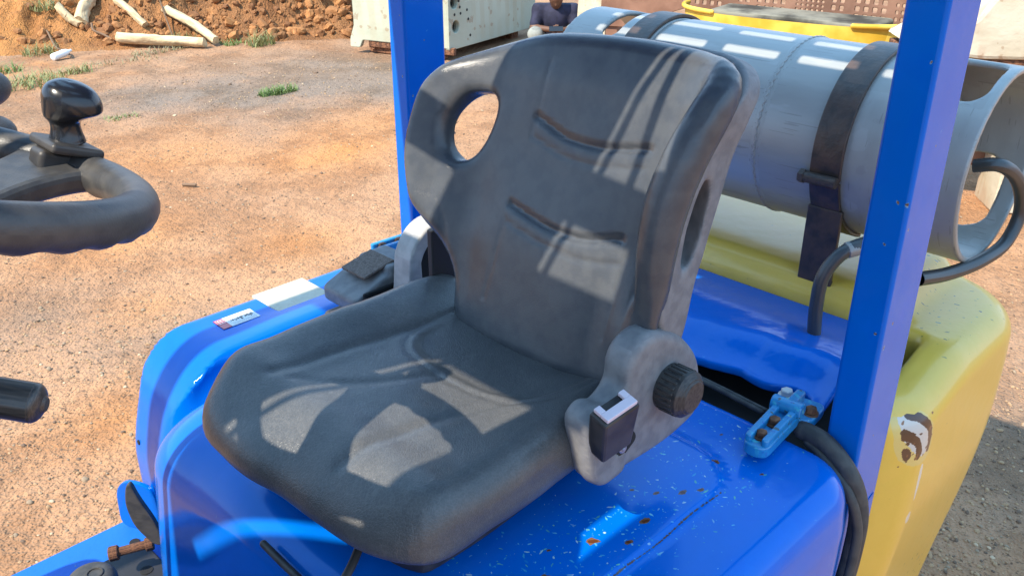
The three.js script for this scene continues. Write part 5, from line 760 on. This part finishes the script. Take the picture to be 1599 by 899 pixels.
// ---------------------------------------------------------------- person crouched beside the steel block, head bent over a phone
{
  const base = V3(6.50, 0, -5.92), yaw = Math.atan2(-0.70, 0.70);   // faces the camera side
  // local axes: f to the front (towards the camera), s to the person's left, y up
  const f = V3(-0.72, 0, 0.69).normalize(), s = V3(0, 1, 0).cross(f).normalize();
  const t = thing('person', 'crouching person in navy shirt and grey trousers looking down at a phone', 'person', base.toArray());
  const W = (a, b, c) => base.clone().addScaledVector(f, a).addScaledVector(s, b).setY(c).toArray();
  const J = { hip: W(-0.10, 0, 0.20), chest: W(0.02, 0, 0.52), neck: W(0.07, 0, 0.655), head: W(0.145, 0.0, 0.745), shL: W(0.04, 0.175, 0.60), shR: W(0.04, -0.175, 0.60), elL: W(0.15, 0.225, 0.41), elR: W(0.14, -0.235, 0.42), wrL: W(0.30, 0.055, 0.425), wrR: W(0.29, -0.055, 0.43), hL: W(-0.06, 0.10, 0.17), hR: W(-0.06, -0.10, 0.17), kL: W(0.26, 0.18, 0.40), kR: W(0.24, -0.22, 0.37), aL: W(0.16, 0.13, 0.07), aR: W(0.14, -0.15, 0.07) };
  const foot = (a, k) => [a[0] + f.x * k, 0.035, a[2] + f.z * k];
  const lim = (list) => (x, y, z) => { let d = 1e9; for (const [a, b, ra, rb] of list) d = smin(d, cap3(x, y, z, a, b, ra, rb), 0.035); return d; };
  const skin = std({ color: rgb(0.115, 0.055, 0.032), roughness: 0.55 }), navy = std({ map: rep(grainCol([0.008, 0.009, 0.026], [0.018, 0.019, 0.048], 9, 141), 0.4), roughness: 0.85 }), grey = std({ map: rep(grainCol([0.16, 0.17, 0.155], [0.28, 0.29, 0.26], 7, 143), 0.4), roughness: 0.9 });
  const lo = [base.x - 0.65, -0.02, base.z - 0.65], hi = [base.x + 0.65, 0.95, base.z + 0.65];
  // body: one surface, skin
  const headD = (x, y, z) => { const dx = x - J.head[0], dy = y - J.head[1], dz = z - J.head[2]; const a = dx * f.x + dz * f.z, b = dx * s.x + dz * s.z, pitch = 0.75, c = Math.cos(pitch), q = Math.sin(pitch), u = a * c - dy * q, v = a * q + dy * c; // u forward on the face, v up
    let d = Math.hypot(u / 1.0, b / 0.80, v / 1.15) - 0.098; d = smin(d, Math.hypot((u - 0.045) / 0.9, b / 0.75, (v + 0.065) / 0.9) - 0.055, 0.04); d = smin(d, Math.hypot((u - 0.100), b / 0.8, (v + 0.015) / 1.4) - 0.014, 0.015); d = smax(d, -(Math.hypot(u - 0.105, Math.abs(b) - 0.035, v - 0.018) - 0.016), 0.015); d = smin(d, Math.hypot(u + 0.005, (Math.abs(b) - 0.080) / 0.5, v / 1.4) - 0.024, 0.008); d = smin(d, Math.hypot(u - 0.088, b / 1.8, (v + 0.062) / 0.6) - 0.012, 0.008); return d * 0.85; };
  const arm = lim([[J.shL, J.elL, 0.052, 0.042], [J.elL, J.wrL, 0.040, 0.027], [J.shR, J.elR, 0.052, 0.042], [J.elR, J.wrR, 0.040, 0.027]]);
  const bodyD = (x, y, z) => smin(smin(Math.min(arm(x, y, z), lim([[J.hip, J.chest, 0.125, 0.135], [J.chest, J.neck, 0.10, 0.05], [J.neck, J.head, 0.05, 0.05]])(x, y, z)), headD(x, y, z), 0.03), lim([[J.hL, J.kL, 0.085, 0.058], [J.kL, J.aL, 0.055, 0.036], [J.hR, J.kR, 0.085, 0.058], [J.kR, J.aR, 0.055, 0.036]])(x, y, z), 0.03);
  // hands: palm and five fingers curled round the phone
  const hands = []; for (const [wr, sg] of [[J.wrL, 1], [J.wrR, -1]]) { const w = V3(...wr), inw = s.clone().multiplyScalar(-sg), fd = f.clone().multiplyScalar(0.6).addScaledVector(inw, 0.75).normalize(), up = V3(0, 1, 0); const palm = w.clone().addScaledVector(fd, 0.045); hands.push([w.toArray(), palm.toArray(), 0.026, 0.030]); for (let i = 0; i < 4; i++) { const k0 = palm.clone().addScaledVector(up, 0.026 - i * 0.018).addScaledVector(fd, 0.02), k1 = k0.clone().addScaledVector(fd, 0.03 - 0.003 * Math.abs(i - 1)).addScaledVector(f, 0.008), k2 = k1.clone().addScaledVector(inw, 0.024).addScaledVector(f, -0.012); hands.push([k0.toArray(), k1.toArray(), 0.0095, 0.009], [k1.toArray(), k2.toArray(), 0.009, 0.0078]); } const t0 = palm.clone().addScaledVector(up, 0.020).addScaledVector(f, -0.012), t1 = t0.clone().addScaledVector(up, 0.024).addScaledVector(inw, 0.02), t2 = t1.clone().addScaledVector(inw, 0.022).addScaledVector(f, 0.006); hands.push([t0.toArray(), t1.toArray(), 0.0115, 0.0105], [t1.toArray(), t2.toArray(), 0.0105, 0.009]); }
  const handD = (x, y, z) => { let d = 1e9; for (const h of hands) d = smin(d, cap3(x, y, z, ...h), 0.004); return d; };
  const body = nets(bodyD, lo, hi, 0.014, 0.006), hw = W(0.36, 0, 0.43), hg = nets(handD, [hw[0] - 0.2, 0.34, hw[2] - 0.2], [hw[0] + 0.2, 0.54, hw[2] + 0.2], 0.005, 0.002);
  part('body', boxUV(merge([body, hg])), skin, t);
  // shirt, trousers, cap of short hair, shoes
  const shirt = (x, y, z) => { let d = lim([[J.hip, J.chest, 0.150, 0.165], [J.chest, J.neck, 0.135, 0.062], [J.shL, J.shR, 0.075, 0.075], [J.chest, J.shL, 0.12, 0.078], [J.chest, J.shR, 0.12, 0.078], [J.shL, V3(...J.shL).lerp(V3(...J.elL), 0.78).toArray(), 0.072, 0.062], [J.shR, V3(...J.shR).lerp(V3(...J.elR), 0.78).toArray(), 0.072, 0.062]])(x, y, z); d += 0.006 * (noise3(x * 14, y * 14, z * 14, 6) - 0.5) ; return smax(d, y - 0.665, 0.01); };
  part('shirt', boxUV(nets(shirt, lo, hi, 0.012, 0.005)), navy, t, 'navy short sleeved shirt');
  const trous = (x, y, z) => lim([[J.hip, J.hL, 0.13, 0.11], [J.hip, J.hR, 0.13, 0.11], [J.hL, J.kL, 0.105, 0.078], [J.kL, J.aL, 0.075, 0.058], [J.hR, J.kR, 0.105, 0.078], [J.kR, J.aR, 0.075, 0.058]])(x, y, z) + 0.010 * (noise3(x * 11, y * 11, z * 11, 9) - 0.5);
  part('trousers', boxUV(nets(trous, lo, hi, 0.012, 0.005)), grey, t, 'worn grey trousers');
  const hair = (x, y, z) => { const dx = x - J.head[0], dy = y - J.head[1], dz = z - J.head[2], a = dx * f.x + dz * f.z, b = dx * s.x + dz * s.z, c = Math.cos(0.75), q = Math.sin(0.75), u = a * c - dy * q, v = a * q + dy * c; return smax(Math.hypot(u, b / 0.82, v / 1.12) - 0.106, Math.max(u * 0.75 - v * 0.7 - 0.005, -v - 0.05 + u * 0.5), 0.02) * 0.85; };
  part('hair', boxUV(nets(hair, lo, hi, 0.010, 0.004)), std({ color: rgb(0.012, 0.010, 0.010), roughness: 0.9 }), t);
  for (const a of [J.aL, J.aR]) part('shoe', boxUV(nets((x, y, z) => smax(smin(cap3(x, y, z, [a[0], 0.045, a[2]], foot(a, 0.16), 0.048, 0.040), cap3(x, y, z, a, foot(a, 0.02), 0.05, 0.05), 0.03), -y, 0.01), lo, hi, 0.014)), M.darkMetal, t);
  const bd = W(0.165, 0.215, 0.60); part('sleeve_badge', boxUV(frame(new RoundedBoxGeometry(0.034, 0.024, 0.006, 1, 0.002), V3(...W(0.105, 0.195, 0.555)), s, V3(0, 1, 0), f)), M.white, t);
  const ph = thing('phone', 'black phone held in the crouching person\u2019s hands', 'phone', base.toArray()); const pc = V3(...W(0.385, 0.0, 0.452)), pz = f.clone().multiplyScalar(0.55).add(V3(0, 0.83, 0)).normalize(), py = s.clone().cross(pz).normalize().negate();
  part('phone_case', boxUV(frame(new RoundedBoxGeometry(0.150, 0.074, 0.009, 3, 0.004), pc, s, s.clone().cross(pz).negate(), s.clone().cross(s.clone().cross(pz).negate()))), M.gloss, ph); part('screen', boxUV(frame(new RoundedBoxGeometry(0.136, 0.066, 0.002, 1, 0.0008), pc.clone().addScaledVector(s.clone().cross(s.clone().cross(pz).negate()), -0.005), s, s.clone().cross(pz).negate(), s.clone().cross(s.clone().cross(pz).negate()))), M.gloss, ph);
  t.scale.setScalar(0.86); ph.scale.setScalar(0.86);
}
renderer.render(scene, camera);
